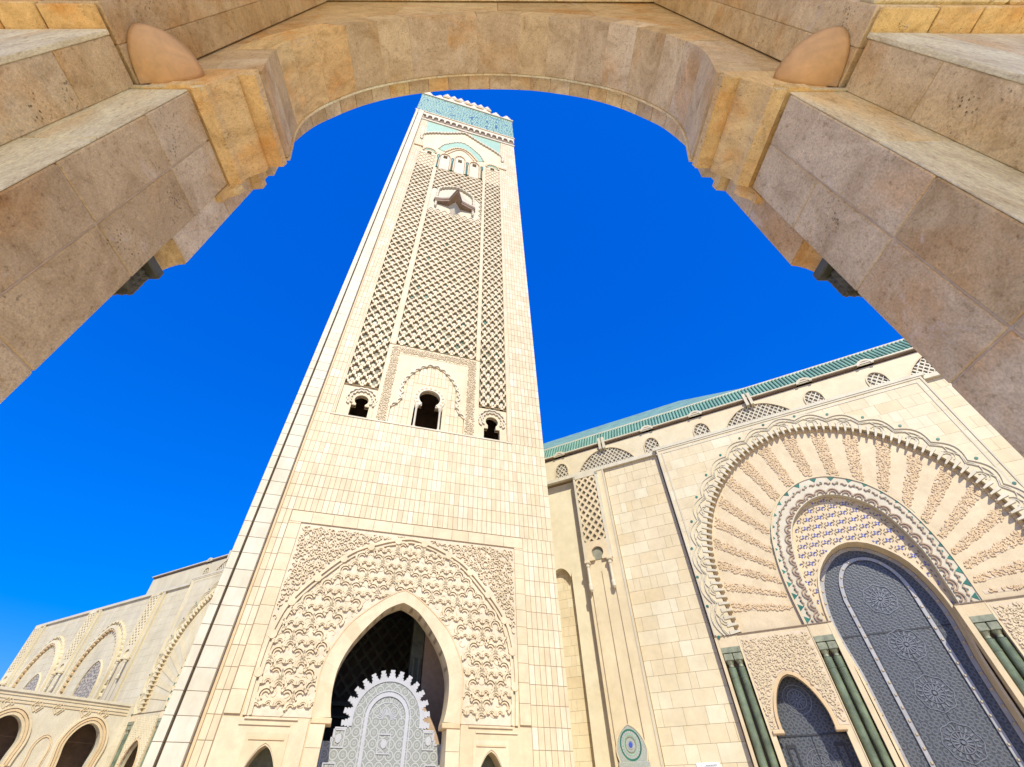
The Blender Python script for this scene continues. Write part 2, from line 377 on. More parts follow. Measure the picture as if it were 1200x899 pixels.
# lobed leaf hole inside a diamond cell (u,v in units of the pitch)
def cell_shapes(lobe=0.12, size=0.74, k=4):
    B, Hh = [], []
    cs = [(0.5, 0), (0, 0.5), (-0.5, 0), (0, -0.5)]
    for s in range(4):
        a, b = cs[s], cs[(s + 1) % 4]
        for j in range(k):
            f = j / k; u, v = a[0] + (b[0] - a[0]) * f, a[1] + (b[1] - a[1]) * f
            B.append((u, v))
            m = size * (1 + lobe * math.sin(math.pi * 2 * f) ** 2 - lobe * 0.6)
            if v > 0: m *= 1.05
            Hh.append((u * m, v * m))
    return B, Hh
BS, HS = cell_shapes()
def lattice(mb, nu, nv, mapf, yf, yb, clip=None, shapes=(BS, HS), skip=None):
    """pierced diamond net: cells centred on (i, j) and (i+.5, j+.5); mapf turns cell units into x, z"""
    B, Hh = shapes; n = len(B)
    cen = [(i, j) for i in range(nu + 1) for j in range(nv + 1)] + [(i + .5, j + .5) for i in range(nu) for j in range(nv)]
    for cu, cv in cen:
        if skip:
            q = mapf(cu, cv)
            if skip(q[0], q[1]): continue
        def P(u, v):
            u = max(0, min(nu, cu + u)); v = max(0, min(nv, cv + v))
            return mapf(u, v)
        b = [P(*q) for q in B]; h = [P(*q) for q in Hh]
        vs = [(x, yf, z) for x, z in b] + [(x, yf, z) for x, z in h] + [(x, yb, z) for x, z in h]
        fs = []
        for i in range(n):
            j = (i + 1) % n
            fs += [(i, j, n + j, n + i), (n + i, n + j, 2 * n + j, 2 * n + i)]
        mb.add(vs, fs)
def lattice_rect(mb, x0, x1, z0, z1, px, pz, yf, yb, **k):
    nu = max(1, round((x1 - x0) / px)); nv = max(1, round((z1 - z0) / pz))
    lattice(mb, nu, nv, lambda u, v: (x0 + (x1 - x0) * u / nu, z0 + (z1 - z0) * v / nv), yf, yb, **k)
def curls(mb, n, inside, x0, x1, z0, z1, r, y0, y1, wd=0.07, rg=None):
    """carved leaf scrolls: short curved ribs scattered evenly over an area"""
    rg = rg or rnd
    nx = max(1, int((x1 - x0) / (r * 1.55))); nz = max(1, int((z1 - z0) / (r * 1.35)))
    for i in range(nx + 1):
        for j in range(nz + 1):
            x = x0 + (x1 - x0) * (i + (j % 2) * 0.5 + rg.uniform(-.22, .22)) / nx; z = z0 + (z1 - z0) * (j + rg.uniform(-.22, .22)) / nz
            if not inside(x, z): continue
            a0 = rg.uniform(0, 6.28); sw = rg.choice((-1, 1)) * rg.uniform(2.4, 4.2); rr_ = r * rg.uniform(.6, .95)
            pts = []
            for k in range(6):
                a = a0 + sw * k / 5; q = rr_ * (1 - 0.55 * k / 5)
                pts.append((x + q * math.cos(a), z + q * math.sin(a)))
            if all(inside(*q) for q in pts): ribbon(mb, pts, wd * rg.uniform(.8, 1.3), y0, y1)
def in_poly(poly, x, z):
    c = False; n = len(poly)
    for i in range(n):
        a, b = poly[i], poly[i - 1]
        if (a[1] > z) != (b[1] > z) and x < (b[0] - a[0]) * (z - a[1]) / (b[1] - a[1]) + a[0]: c = not c
    return c

# courses of facing stones; the first n_parts (nearest the ground) are objects of their own
def courses(parent, name, mat, rects, wfn, yf, yb, joint, n_parts=0, near_first=True, join_name=None, rg=None):
    """rects: (x0,x1,z0,z1,rowheight) areas. wfn() gives a stone width"""
    rg = rg or rnd; cells = []
    for x0, x1, z0, z1, rh in rects:
        nr = max(1, round((z1 - z0) / rh)); h = (z1 - z0) / nr
        for r in range(nr):
            xs = [x0]
            while xs[-1] < x1 - 1e-6:
                q = xs[-1] + wfn(rg)
                if x1 - q < wfn(rg) * 0.6: q = x1
                xs.append(q)
            for a, b in zip(xs, xs[1:]): cells.append((a, b, z0 + r * h, z0 + (r + 1) * h))
    cells.sort(key=lambda c: c[2])
    cache = {}
    for c in cells[:n_parts]:
        wd, ht = round(c[1] - c[0], 2), round(c[3] - c[2], 3)
        if (wd, ht) not in cache:
            m = MB(); m.cbox(joint / 2, wd - joint / 2, yf, yb, joint / 2, ht - joint / 2, 0.008)
            me = bpy.data.meshes.new(name); me.from_pydata(m.v, [], m.f); me.materials.append(M[mat]); cache[(wd, ht)] = me
        link(name, cache[(wd, ht)], parent, loc=(c[0], rg.uniform(-.004, .004), c[2]))
    mb = MB()
    for c in cells[n_parts:]:
        d = rg.uniform(-.006, .006)
        x0, x1, z0, z1 = c[0] + joint / 2, c[1] - joint / 2, c[2] + joint / 2, c[3] - joint / 2
        y0, y1 = yf + d, yb
        mb.add([(x0, y0, z0), (x1, y0, z0), (x1, y0, z1), (x0, y0, z1), (x0, y1, z0), (x1, y1, z0), (x1, y1, z1), (x0, y1, z1)],
               [(0, 1, 2, 3), (0, 4, 5, 1), (1, 5, 6, 2), (2, 6, 7, 3), (3, 7, 4, 0)])
    if mb.v: mb.obj(join_name or name + '_courses', mat, parent, stuff=True)

# ================================================================== GROUND
g = MB(); g.add([(-1500, -1500, 0), (1500, -1500, 0), (1500, 1500, 0), (-1500, 1500, 0)], [(0, 1, 2, 3)])
go = g.obj('ground', 'ground'); go['kind'] = 'structure'
g = MB(); g.box(-14, 14, -30, 3.2, 0.004, 0.05); po = g.obj('pavement', 'warmpave'); po['kind'] = 'structure'  # unseen floor, kept bright and warm to bounce sunlight onto the arch

# ================================================================== NEAR ARCADE ARCH
arc = thing('stone_archway', 'brown travertine archway overhead that frames the whole view, stepped jambs and round arch', 'archway', (0, 0, 0), R(0.30))
AX, CX0 = 3.095, 2.59
cx_ = -0.02
def ablock(x0, x1, y0, y1, z0, z1, mat='trav', name='block', c=0.008, j=0.006):
    m = MB(); m.cbox(x0 + j, x1 - j, y0, y1, z0 + j, z1 - j, c)
    return m.obj(name, mat, arc)
for sx in (-1, 1):
    X = lambda a, b: tuple(sorted((cx_ + sx * a, cx_ + sx * b)))
    zj = [0, 0.47, 1.46, 2.45, 3.44, 4.43, 5.42, 6.12] if sx < 0 else [0, 0.5, 1.45, 2.4, 3.35, 4.27, 5.22, 6.08]
    mats = ['trav', 'trav', 'trav', 'trav', 'trav', 'trav', 'trav'] if sx < 0 else ['travpink'] * 7
    # core of the pier, behind the facing blocks (joints show it)
    m = MB(); x = X(CX0 + 0.018, 9); m.box(x[0], x[1], 1.014, 1.785, 0, 6.08)
    x2 = X(AX + 0.018, 9); m.box(x2[0], x2[1], 0.6, 1.004, 0, 6.1)
    m.pieces('pier_core', 'mortar', arc)
    zn = zj if sx < 0 else [z for z in zj if z != 5.22]
    for a, b in zip(zn, zn[1:]):
        x = X(CX0, AX + 0.4); ablock(x[0], x[1], 1.0, 1.385 - .006, a, b, rnd.choice(['trav', 'trav', 'travpink']) if sx < 0 else rnd.choice(['travpink', 'trav']))
    for a, b in zip(zj, zj[1:]):
        x = X(CX0, AX + 0.4); ablock(x[0], x[1], 1.385 + .006, 1.79, a, b, rnd.choice(['trav', 'travpink']) if sx < 0 else 'travpink')
    # face between the two steps, its brighter light put into the pale colour
    zp = [0, 1.6, 3.3, 4.85, 6.12]
    for a, b in zip(zp, zp[1:]):
        x = X(CX0 + 0.012, AX + 0.1); ablock(x[0], x[1], 0.985, 1.0 - .001, a, b, 'travpalelit', 'facing_slab', 0.004)
    # outer step
    za = [0, 1.1, 2.2, 3.3, 4.4, 5.51, 6.2] if sx < 0 else [0, 1.2, 2.3, 3.3, 4.2, 5.3, 6.17]
    for a, b in zip(za, za[1:]):
        x = X(AX, AX + 0.5); ablock(x[0], x[1], 0.625, 0.984, a, b, 'trav')
    for a, b in zip([0, 2, 4], [2, 4, 6.2]):
        x = X(AX - .004, AX + 0.5); ablock(x[0], x[1], 0.585, 0.622, a, b, 'travpalelit', 'edge_strip', 0.006)  # lit edge, brightness put into the stone colour
    # front face of the outer pier, broad blocks, pale colour carries its light
    zz = [0, 1.3, 2.6, 3.9, 5.2, 6.2]
    for a, b in zip(zz, zz[1:]):
        xs = [AX + 0.5, 4.6, 6.2, 9]
        for p_, q_ in zip(xs, xs[1:]):
            x = X(p_, q_); ablock(x[0], x[1], 0.588, 0.9, a, b, 'travpalelit')
    # upper pier: side walls of the recess over the arch
    hz = [6.24, 8.4, 10.6, 12.8]
    for a, b in zip(hz, hz[1:]):
        for ya, yb_ in ((0.42, 0.70), (0.70, 0.985)):
            x = X(AX, AX + 0.5); ablock(x[0], x[1], ya, yb_ - .002, a, b, 'trav', 'wall_block')
    xs = [AX + 0.5, 3.95, 4.9, 6.4, 9]
    x = X(AX + .02, AX + 0.5); ablock(x[0], x[1], 0.43, 0.60, 6.205, 6.236, 'travgold', 'soffit_block')
    for p_, q_ in zip(xs, xs[1:]):
        x = X(p_, q_); ablock(x[0], x[1], 0.42, 0.9, 6.205, 6.9, 'travgold', 'soffit_block')
    for p_, q_ in ((AX, 4.2), (4.2, 5.6), (5.6, 9)):
        x = X(p_, q_); ablock(x[0], x[1], 0.32, 0.42, 6.3, 6.55, 'travpalelit', 'string_course', 0.02)
    x = X(AX + .5, 9); ablock(x[0], x[1], 0.40, 1.0, 6.9, 12.8, 'travpalelit', 'upper_wall')
    # impost: moulded stone carrying the arch (profile swept along y and returned on the face)
    prof = [(0, 6.125), (0.02, 6.10), (0.12, 6.15), (0.13, 6.20), (0.105, 6.22), (0.11, 6.27), (0.15, 6.35), (0.21, 6.42), (0.245, 6.50), (0.245, 6.55), (0.22, 6.57), (0.22, 6.59), (.385, 6.60), (.39, 6.70), (.33, 6.72), (.33, 6.84), (0.0, 6.86)]
    segs = [(0.985, 1.79)]
    pa = [(cx_ + sx * (CX0 - d), z) for d, z in prof]
    m = MB()
    back = [(cx_ + sx * (CX0 + 0.4), 6.86), (cx_ + sx * (CX0 + 0.4), 6.12)]
    m.plate(pa + back, 0.975, 1.795); m.obj('impost', 'travgold', arc)
    m = MB(); m.plate([(cx_ + sx * (CX0 + .2), 6.13), (cx_ + sx * (CX0 + .01), 6.13), (cx_ + sx * (CX0 - .07), 6.26), (cx_ + sx * (CX0 + .2), 6.26)], 0.955, 0.975)
    m.obj('impost_fillet', 'travgold', arc)
    x = X(CX0 - .10, AX + .05); m = MB(); m.box(x[0], x[1], 0.97, 1.0, 6.132, 6.20); m.obj('impost_ledge', 'travpalelit', arc)
    # outer order: corbelled stones standing on dark capitals (beyond the jamb)
    X0 = 2.62
    x = X(X0, X0 + .6); ablock(x[0], x[1], 1.80, 2.05, 5.06, 5.98, 'travpink', 'order_block')
    x = X(X0, X0 + .6); ablock(x[0], x[1], 1.80, 2.05, 5.98, 6.62, 'travpink', 'order_block')
    m = MB(); m.plate([(cx_ + sx * q, z) for q, z in ((3.2, 6.62), (2.62, 6.62), (2.53, 6.64), (2.53, 6.76), (2.60, 6.80), (2.60, 7.1), (3.2, 7.1))], 1.80, 2.045); m.obj('order_impost', 'travgold', arc)
    m = MB(); m.plate([(cx_ + sx * q, z) for q, z in ((2.7, 5.86), (2.56, 5.86), (2.565, 5.93), (2.53, 5.99), (2.48, 6.03), (2.46, 6.12), (2.7, 6.12))], 1.795, 1.86); m.obj('console', 'travgold', arc)
    m = MB(); m.plate([(cx_ + sx * q, z) for q, z in ((3.2, 5.055), (2.63, 5.055), (2.69, 5.04), (2.74, 5.005), (2.775, 4.96), (2.79, 4.905), (3.2, 4.905))], 1.80, 2.05); m.obj('corbel', 'travgold', arc)
    a, b = X(2.73, 3.2); m = MB(); m.cbox(a, b, 1.80, 2.05, 4.805, 4.90, .01); m.obj('abacus', 'olive', arc)
    a, b = X(2.80, 3.2); m = MB(); m.cbox(a, b, 1.80, 2.04, 4.56, 4.80, .015); cap = m.obj('capital', 'darkcap', arc)
    m = MB(); rc = random.Random(4)
    for k in range(4):
        for l in range(3):                          # little carved leaves on the two faces in view
            yy = 1.84 + k * .055; z_ = 4.60 + l * .07
            xo = cx_ + sx * 2.80; xi = xo - sx * .022
            m.add([(xo, yy - .022, z_), (xo, yy + .022, z_), (xo, yy + .03, z_ + .04), (xo, yy, z_ + .06), (xo, yy - .03, z_ + .04), (xi, yy, z_ + .035)], [(0, 1, 5), (1, 2, 5), (2, 3, 5), (3, 4, 5), (4, 0, 5)])
    for k in range(5):
        for l in range(3):
            xx_ = cx_ + sx * (2.83 + k * .06); z_ = 4.57 + .0 * l; yy = 1.84 + l * .07
            m.add([(xx_ - .025, yy, 4.56), (xx_ + .025, yy, 4.56), (xx_ + .03, yy + .04, 4.56), (xx_, yy + .06, 4.56), (xx_ - .03, yy + .04, 4.56), (xx_, yy + .03, 4.54)], [(0, 1, 5), (1, 2, 5), (2, 3, 5), (3, 4, 5), (4, 0, 5)])
    m.obj('carved_leaves', 'darkcap', cap, stuff=True)
    m = MB(); m.cyl(cx_ + sx * 3.08, 1.94, 0.3, 4.56, 0.12, 20); m.cyl(cx_ + sx * 3.08, 1.94, 0, 0.3, 0.17, 20); m.obj('column_shaft', 'darkcap', arc)
# arch ring: voussoirs on the soffit
halfp = [(0, 11.02), (0.95, 10.80), (1.66, 10.30), (2.03, 9.86), (2.27, 9.36), (2.43, 8.86), (2.50, 8.35), (2.45, 7.78), (2.31, 7.16), (2.24, 6.86)]
ap = arch(halfp, 8, cx_); ap = resample(ap, 241)
NV = 19
cuts = [0]
for k in range(NV): cuts.append(cuts[-1] + rnd.uniform(.85, 1.15))
cuts = [round(c / cuts[-1] * 240) for c in cuts]
for k in range(NV):
    seg = ap[cuts[k]:cuts[k + 1] + 1]
    if k == 0: pass
    m = MB(); seg = [seg[0]] + seg[1:-1:2] + [seg[-1]]
    # tiny joint
    a, b = seg[0], seg[-1]
    t0 = math.dist(seg[0], seg[1]); t1 = math.dist(seg[-1], seg[-2]); jn = 0.0045
    seg[0] = tuple(seg[0][i] + (seg[1][i] - seg[0][i]) * jn / t0 for i in (0, 1)); seg[-1] = tuple(seg[-1][i] + (seg[-2][i] - seg[-1][i]) * jn / t1 for i in (0, 1))
    m.band(seg, offset(seg, 0.45), 0.99 + rnd.uniform(-.002, .002), 1.79)
    u_ = k / (NV - 1)
    m.obj('voussoir', rnd.choice(['trav', 'trav', 'travpink', 'travgold']) if u_ < .6 else rnd.choice(['travpink', 'travpink', 'trav']), arc)
ap2 = resample(arch([(0, 11.04), (.64, 10.98), (1.13, 10.78), (1.68, 10.4), (2.1, 9.88), (2.42, 9.2), (2.56, 8.75), (2.63, 8.1), (2.63, 7.7), (2.56, 7.4), (2.5, 7.0)], 8, cx_ - .02), 181)
m = MB(); m.band(offset(ap[::3], 0.004), offset(ap[::3], .5), 1.02, 1.76); m.obj('arch_core', 'mortar', arc)
m = MB(); ap3 = ap2; m.band(offset(ap3[::3], .02), offset(ap3[::3], .42), 1.826, 2.035); m.obj('arch_core', 'mortar', arc)
# second, thinner order beyond: lip and small stones
m = MB(); m.band(offset(ap[::3], -0.016), offset(ap[::3], .4), 1.795, 1.822); m.obj('arch_lip', 'travpalelit', arc)
N2 = 30
for k in range(N2):
    L2 = len(ap2) - 1; seg = ap2[round(k * L2 / N2):round((k + 1) * L2 / N2) + 1][::2]
    if len(seg) < 2: continue
    seg = [tuple(seg[0][i] + (seg[1][i] - seg[0][i]) * .05 for i in (0, 1))] + seg[1:-1] + [tuple(seg[-1][i] + (seg[-2][i] - seg[-1][i]) * .05 for i in (0, 1))]
    m = MB(); m.band(offset(seg, .006 + rnd.uniform(0, .004)), offset(seg, .4), 1.825, 2.04); m.obj('outer_voussoir', rnd.choice(['travgold', 'trav', 'trav']), arc)
# wall over the arch: slabs with radial bottoms
oa = offset(ap[::4], 0.43)
oa = [q for q in oa if q[1] > 6.95]
for i0, (xa, xb) in enumerate(((-3.6, -1.6), (-1.6, 0.1), (0.1, 1.7), (1.7, 3.6))):
    seg = [q for q in oa if xa + .004 < q[0] < xb - .004 and q[1] > 8.4] if i0 in (1, 2) else [q for q in oa if xa < q[0] < xb]
    zz = seg[0][1]
    if i0 == 0: low = [(xa, 6.87), (seg[0][0], 6.87)]; poly = low + seg + [(xb - .003, seg[-1][1]), (xb - .003, 12.8), (xa, 12.8)]
    elif i0 == 3: poly = [(xa + .003, seg[0][1])] + seg + [(seg[-1][0], 6.87), (xb, 6.87), (xb, 12.8), (xa + .003, 12.8)]
    else: poly = [(xa + .003, seg[0][1])] + seg + [(xb - .003, seg[-1][1]), (xb - .003, 12.8), (xa + .003, 12.8)]
    m = MB(); m.plate(poly, 0.998, 1.78); m.obj('spandrel_slab', 'trav', arc)
m = MB(); m.plate([(-3.6, 6.87), (-3.6, 13.9), (3.6, 13.9), (3.6, 6.87)][::-1] if False else [(-9, 6.1), (-2.9, 6.1), (-2.9, 9), (-2.2, 11), (0, 11.7), (2.2, 11), (2.9, 9), (2.9, 6.1), (9, 6.1), (9, 13.9), (-9, 13.9)], 1.80, 2.04)
m.obj('outer_wall', 'trav', arc)
# carved ceiling panel just at the top edge, white border
m = MB(); a0, a1 = -3.16, 3.16
m.box(a0, a1, 0.93, 0.97, 12.72, 12.80); m.box(a0, a0 + .06, -3, 0.93, 12.72, 12.80); m.box(a1 - .06, a1, -3, .93, 12.72, 12.80)
m.pieces('ceiling_border', 'travpalelit', arc)
m = MB()
B8, H8 = cell_shapes(0.1, 0.7)
nu, nv = 26, 8
lat = MB(); lattice(lat, nu, nv, lambda u, v: (a0 + .06 + (a1 - a0 - .12) * u / nu, -1.2 + 2.1 * v / nv), 0, 0, shapes=(B8, H8))
lat.v = [(x, z, 12.75 + (0.03 if i % 48 >= 32 else 0)) for i, (x, y, z) in enumerate(lat.v)]
lat.obj('carved_ceiling', 'travpalelit', arc, stuff=True)
m = MB(); m.box(-9, 9, -12, 0.999, 12.81, 13.4); m.box(-9, 9, 1.0, 2.0, 12.81, 13.4); m.pieces('shading_ceiling_slab', 'travgold', arc)  # unseen roof run far back to keep the sun off the arch
# added unseen piers behind the viewer, back left open for bounced sunlight
for px in (-8.6, -3.1, 3.1, 8.6):
    m = MB(); m.cbox(px - .4, px + .4, -12, -11.2, 0, 12.8, .02); m.obj('added_rear_pier', 'travpalelit', arc)

# wall sconces: half-bowl lamps in the corners
for sx in (-1, 1):
    lab = 'terracotta quarter bowl wall sconce in the left corner of the archway' if sx < 0 else 'terracotta quarter bowl wall sconce in the right corner of the archway'
    xk = cx_ + sx * (AX - .003)
    t_ = thing('wall_sconce', lab, 'sconce', Matrix.Rotation(R(.3), 4, 'Z') @ Vector((xk, 0.98, 6.27)), R(.3), 'terracotta sconces in the corners of the archway')
    m = MB(); NA, NB = 14, 8; rx, ry, rz_ = 0.43, 0.385, 0.31
    vs = []; fs = []
    for j in range(NB + 1):
        ph = math.pi / 2 * j / NB
        for i in range(NA + 1):
            th = math.pi / 2 * i / NA; q = math.sin(ph) ** 0.8
            vs.append((-sx * rx * q * math.cos(th), -ry * q * math.sin(th), rz_ * (1 - math.cos(ph))))
    for j in range(NB):
        for i in range(NA):
            a = j * (NA + 1) + i; fs.append((a, a + 1, a + NA + 2, a + NA + 1))
    m.add(vs, fs); o = m.obj('bowl', 'terracotta', t_, smooth=True)
    sm = o.modifiers.new('thick', 'SOLIDIFY'); sm.thickness = 0.012; sm.offset = 0
    m = MB(); rim = [(-sx * rx * math.cos(math.pi / 2 * i / NA), -ry * math.sin(math.pi / 2 * i / NA)) for i in range(NA + 1)]
    inn = [(x * .96, y * .96) for x, y in rim]
    m.band(inn, rim, rz_ - .003, rz_ + .012); m.v = [(x, z, y) for x, y, z in m.v]; m.obj('rim', 'terracotta', t_)

# ================================================================== MINARET
mi = thing('minaret', 'tall square marble minaret with carved lattice panels and blue tiled crown', 'minaret', (-6.724, 34.836, 0), R(90 - 74.403))
D_DOOR = [(0, 13.10), (0.56, 12.88), (1.3, 12.42), (2.35, 11.28), (3.2, 10.02), (3.65, 8.85), (3.75, 7.75), (3.65, 6.75), (3.50, 6.15)]
door = arch(D_DOOR, 5, .1, True)
door_full = [(door[0][0] - .25, 0)] + [(door[0][0] - .25, 6.15)] + door + [(door[-1][0] + .25, 6.15), (door[-1][0] + .25, 0)]
def small_arch(cx, hw=.95, z=4.75): return [(cx - hw, 0)] + arch([(0, z), (.35, z - .25), (.75, z - .95), (hw, z - 1.8), (hw, z - 2.6)], 4, cx, True) + [(cx + hw, 0)]
def horseshoe(cx, zc, r, n=20, hw=.72): return [(cx - r * hw, 0)] and [(cx - r * math.cos(a), zc + r * math.sin(a)) for a in [R(-50) + (R(280)) * i / n for i in range(n + 1)]]
def window(cx, z0, zneck, zc, r, hw):
    c = horseshoe(cx, zc, r)
    return [(cx - hw, z0), (cx - hw, zneck), (c[0][0], zneck)] + c + [(c[-1][0], zneck), (cx + hw, zneck), (cx + hw, z0)]
win_c = window(0.03, 29.62, 32.5, 33.62, 1.12, 1.48)
win_l = window(-6.68, 29.5, 31.1, 31.8, .68, .88)
win_r = window(6.88, 29.7, 31.0, 31.95, .68, .86)
top_w = [rect(c - .42, c + .42, 101.2, 102.9) for c in (-3.35, -.2, 2.95)] + [rect(-7.25, -6.35, 101.5, 103.0), rect(6.5, 7.4, 102.0, 103.6)]
sh = lambda poly: poly[::-1]
# structural shell
m = MB()
m.plate([(-12.45, 0), door_full[0]] + door_full[1:-1] + [door_full[-1], (12.45, 0), (12.45, 29.45), (-12.45, 29.45)], 0.03, 1.6,
        holes=[small_arch(-6.72)[:1] and [(x, max(z, .05)) for x, z in small_arch(-6.72)], [(x, max(z, .05)) for x, z in small_arch(6.8)]])
m.obj('lower_wall', 'cream', mi)
m = MB(); m.plate([(-12.45, 29.451), (12.45, 29.451), (12.45, 126.4), (-12.45, 126.4)], 0.35, 0.62, holes=[[(x, max(z, 29.5)) for x, z in w_] for w_ in (win_c, win_l, win_r)] + top_w)
m.obj('upper_wall', 'cream', mi)
m = MB()
m.box(-12.44, -11, 2.01, 25, 0, 141); m.box(11, 12.44, 2.01, 25, 0, 141); m.box(-11, 11, 23.5, 24.98, 0, 141)
m.box(-12.4, 12.4, .4, 2.005, 126.4, 141)
m.pieces('shaft', 'tile', mi)
m = MB()
for z in (16.5, 29.0, 40, 60, 80, 99, 112, 140.3): m.box(-11, 11, 2.02, 23.5, z - .4, z)
m.box(-11, 11, 9, 9.5, 29, 99)
m.pieces('interior_floor', 'brown', mi)
# facing tiles
tw = lambda rg: 0.43
rects = []
zt = [4.79 + 1.175 * k for k in range(-4, 13)]
rects.append((9.62, 12.48, 0.09, 19.29, 1.175)); rects.append((-10.4, -9.56, .09, 19.29, 1.175))
rects.append((-10.4, 12.48, 19.29, 29.4, 1.175))
courses(mi, 'facing_tile', 'tile', rects, tw, -0.02, 0.03, 0.035, n_parts=300)
courses(mi, 'upper_tile', 'tile', [(9.05, 12.48, 29.4, 121.6, 1.175), (-10.4, -9.1, 29.4, 121.6, 1.175)], tw, -0.02, 0.34, 0.045, join_name='upper_tiles')
m = MB(); m.box(-10.44, -9.08, 0.0, .345, 29.4, 121.6); m.box(9.02, 12.45, 0, .345, 29.4, 121.6); m.pieces('tile_bed', 'joint', mi)
m = MB(); m.box(-10.44, -9.52, 0.0, .028, .05, 19.3); m.box(9.6, 12.45, 0, .028, .05, 19.3); m.box(-10.44, 12.45, 0, .028, 19.3, 29.4); m.pieces('tile_bed', 'joint', mi)
# left corner strips of wide blocks
wb = lambda rg: 5
courses(mi, 'corner_block', 'white', [(-12.5, -11.95, 0, 126.3, 1.18)], wb, -.5, 0.03, .03, n_parts=30)
courses(mi, 'corner_block', 'white', [(-11.8, -10.62, 0, 126.3, 1.18)], wb, -.5, 0.03, .03, n_parts=30)
m = MB(); m.box(-12.48, -11.97, -.47, .02, 0, 126.3); m.box(-11.78, -10.64, -.47, .02, 0, 126.3); m.box(-11.96, -11.79, -.08, .02, 0, 126.3); m.pieces('corner_bed', 'joint', mi)
m = MB(); m.box(-10.62, -10.42, -.04, .03, 0, 126.3); m.obj('corner_fillet', 'gold', mi)
# ledge under the lattice storey
m = MB(); m.box(-9.1, 9.05, -.08, .4, 29.36, 29.52); m.obj('ledge', 'white', mi)

# ---- portal with big carved arch
m = MB()
ring_in = resample(door, 81)
ring_out = resample(arch([(0, 13.97), (.7, 13.68), (1.6, 13.1), (2.75, 12.15), (3.6, 11.25), (4.4, 9.75), (4.68, 8.6), (4.68, 7.6), (4.6, 6.1)], 5, .1, True), 81)
# arch stones, each its own
for k in range(20):
    a = ring_in[k * 4:k * 4 + 5]; b = ring_out[k * 4:k * 4 + 5]
    sh_ = 0.006
    m = MB(); m.band(a, b, -.10 + rnd.uniform(-.006, .006), 1.2); m.v = [(x, y, z) for x, y, z in m.v]; m.obj('arch_stone', 'cream', mi)
m = MB(); m.band(offset(ring_out, -.02), offset(ring_out, .06), -.13, .03); m.obj('arch_bead', 'gold', mi)
for sx in (-1, 1):
    x0, x1 = sorted((.1 + sx * 3.74, .1 + sx * 4.62))
    for k in range(5):
        m = MB(); m.cbox(x0, x1, -.10, 1.2, k * 1.17 + .01, min(5.8, (k + 1) * 1.17) - .005, .01); m.obj('jamb_block', 'cream', mi)
    m = MB(); x0, x1 = sorted((.1 + sx * 3.42, .1 + sx * 4.62)); m.cbox(x0, x1, -.13, 1.25, 5.82, 6.12, .04); m.obj('impost_block', 'gold', mi)
big = resample(arch([(0, 18.12), (1.3, 17.85), (2.36, 17.5), (4.45, 16.5), (6.4, 14.6), (7.9, 12.6), (8.5, 10.5), (8.62, 9.0), (8.62, 7.8), (8.55, 6.1)], 6, .1), 121)
big_in = resample(offset(big, -.5), 121)
# ground of the scroll field and its ribs
m = MB(); m.plate([q for q in offset(ring_out, .05)][::-1] + [q for q in big], -.0, .03) if False else m.band(resample(offset(ring_out, .03), 121), big, -.005, .03)
m.obj('arch_field', 'relief_bed', mi)
ro = resample(offset(ring_out, .05), 121)
def field(u, v, nu, nv):
    a = evalp(ro, u / nu); b = evalp(big_in, u / nu); f = v / nv
    return (a[0] + (b[0] - a[0]) * f, a[1] + (b[1] - a[1]) * f)
# lobed interlace: rows of trefoils built of double ribs
mb1 = MB(); mb2 = MB()
fpoly = offset(big_in, .12) + offset(ro, -.02)[::-1]
def arcs(mb, cx, cz, r, a0, a1, wd, y0, k=7):
    p_ = [(cx + r * math.cos(R(a0 + (a1 - a0) * i / k)), cz + r * math.sin(R(a0 + (a1 - a0) * i / k))) for i in range(k + 1)]
    p_ = [q for q in p_ if in_poly(fpoly, *q)]
    if len(p_) > 2: ribbon(mb, p_, wd, y0, -.005)
for j in range(-1, 13):
    for i in range(-6, 7):
        cx = .1 + (i + .5 * (j % 2)) * 2.0; cz = 6.0 + j * 1.12
        if not in_poly(fpoly, cx, cz): continue
        for (dx, dz, r, a0, a1) in ((0, .46, .44, 200, -20), (-.62, .0, .42, 235, 30), (.62, .0, .42, 150, -55), (-1.0, -.62, .30, 200, 20), (.3, -.45, .26, 200, 0), (-.3, -.45, .26, 180, -20)):
            arcs(mb1, cx + dx, cz + dz, r, a0, a1, .15, -.165); arcs(mb2, cx + dx, cz + dz, r * .56, a0, a1, .08, -.115)
mb1.obj('interlace_ribs', 'cream', mi, stuff=True); mb2.obj('interlace_beads', 'cream', mi, stuff=True)
mb = MB(); bigpoly = [q for q in big_in]; 
cu = lambda x, z: in_poly(big_in + ro[::-1], x, z) 
curls(mb, 0, cu, -8.4, 8.6, 6.2, 17.8, .42, -.04, -.004, .06); mb.obj('field_scrolls', 'cream', mi, stuff=True)
# double moulding round the field
m = MB(); m.band(big_in, offset(big_in, .12), -.16, .0); m.obj('inner_moulding', 'cream', mi)
m = MB(); m.band(offset(big, -.22), offset(big, -.02), -.16, .0); m.obj('outer_moulding', 'cream', mi)
m = MB()
rs = resample(offset(big, -.26), 16)
for q in rs[1:-1]:
    c = [(q[0] + .27 * math.cos(R(a)), q[1] + .27 * math.sin(R(a))) for a in range(0, 360, 30)]
    m.plate(c, -.2, 0)
m.pieces('moulding_knot', 'cream', mi)
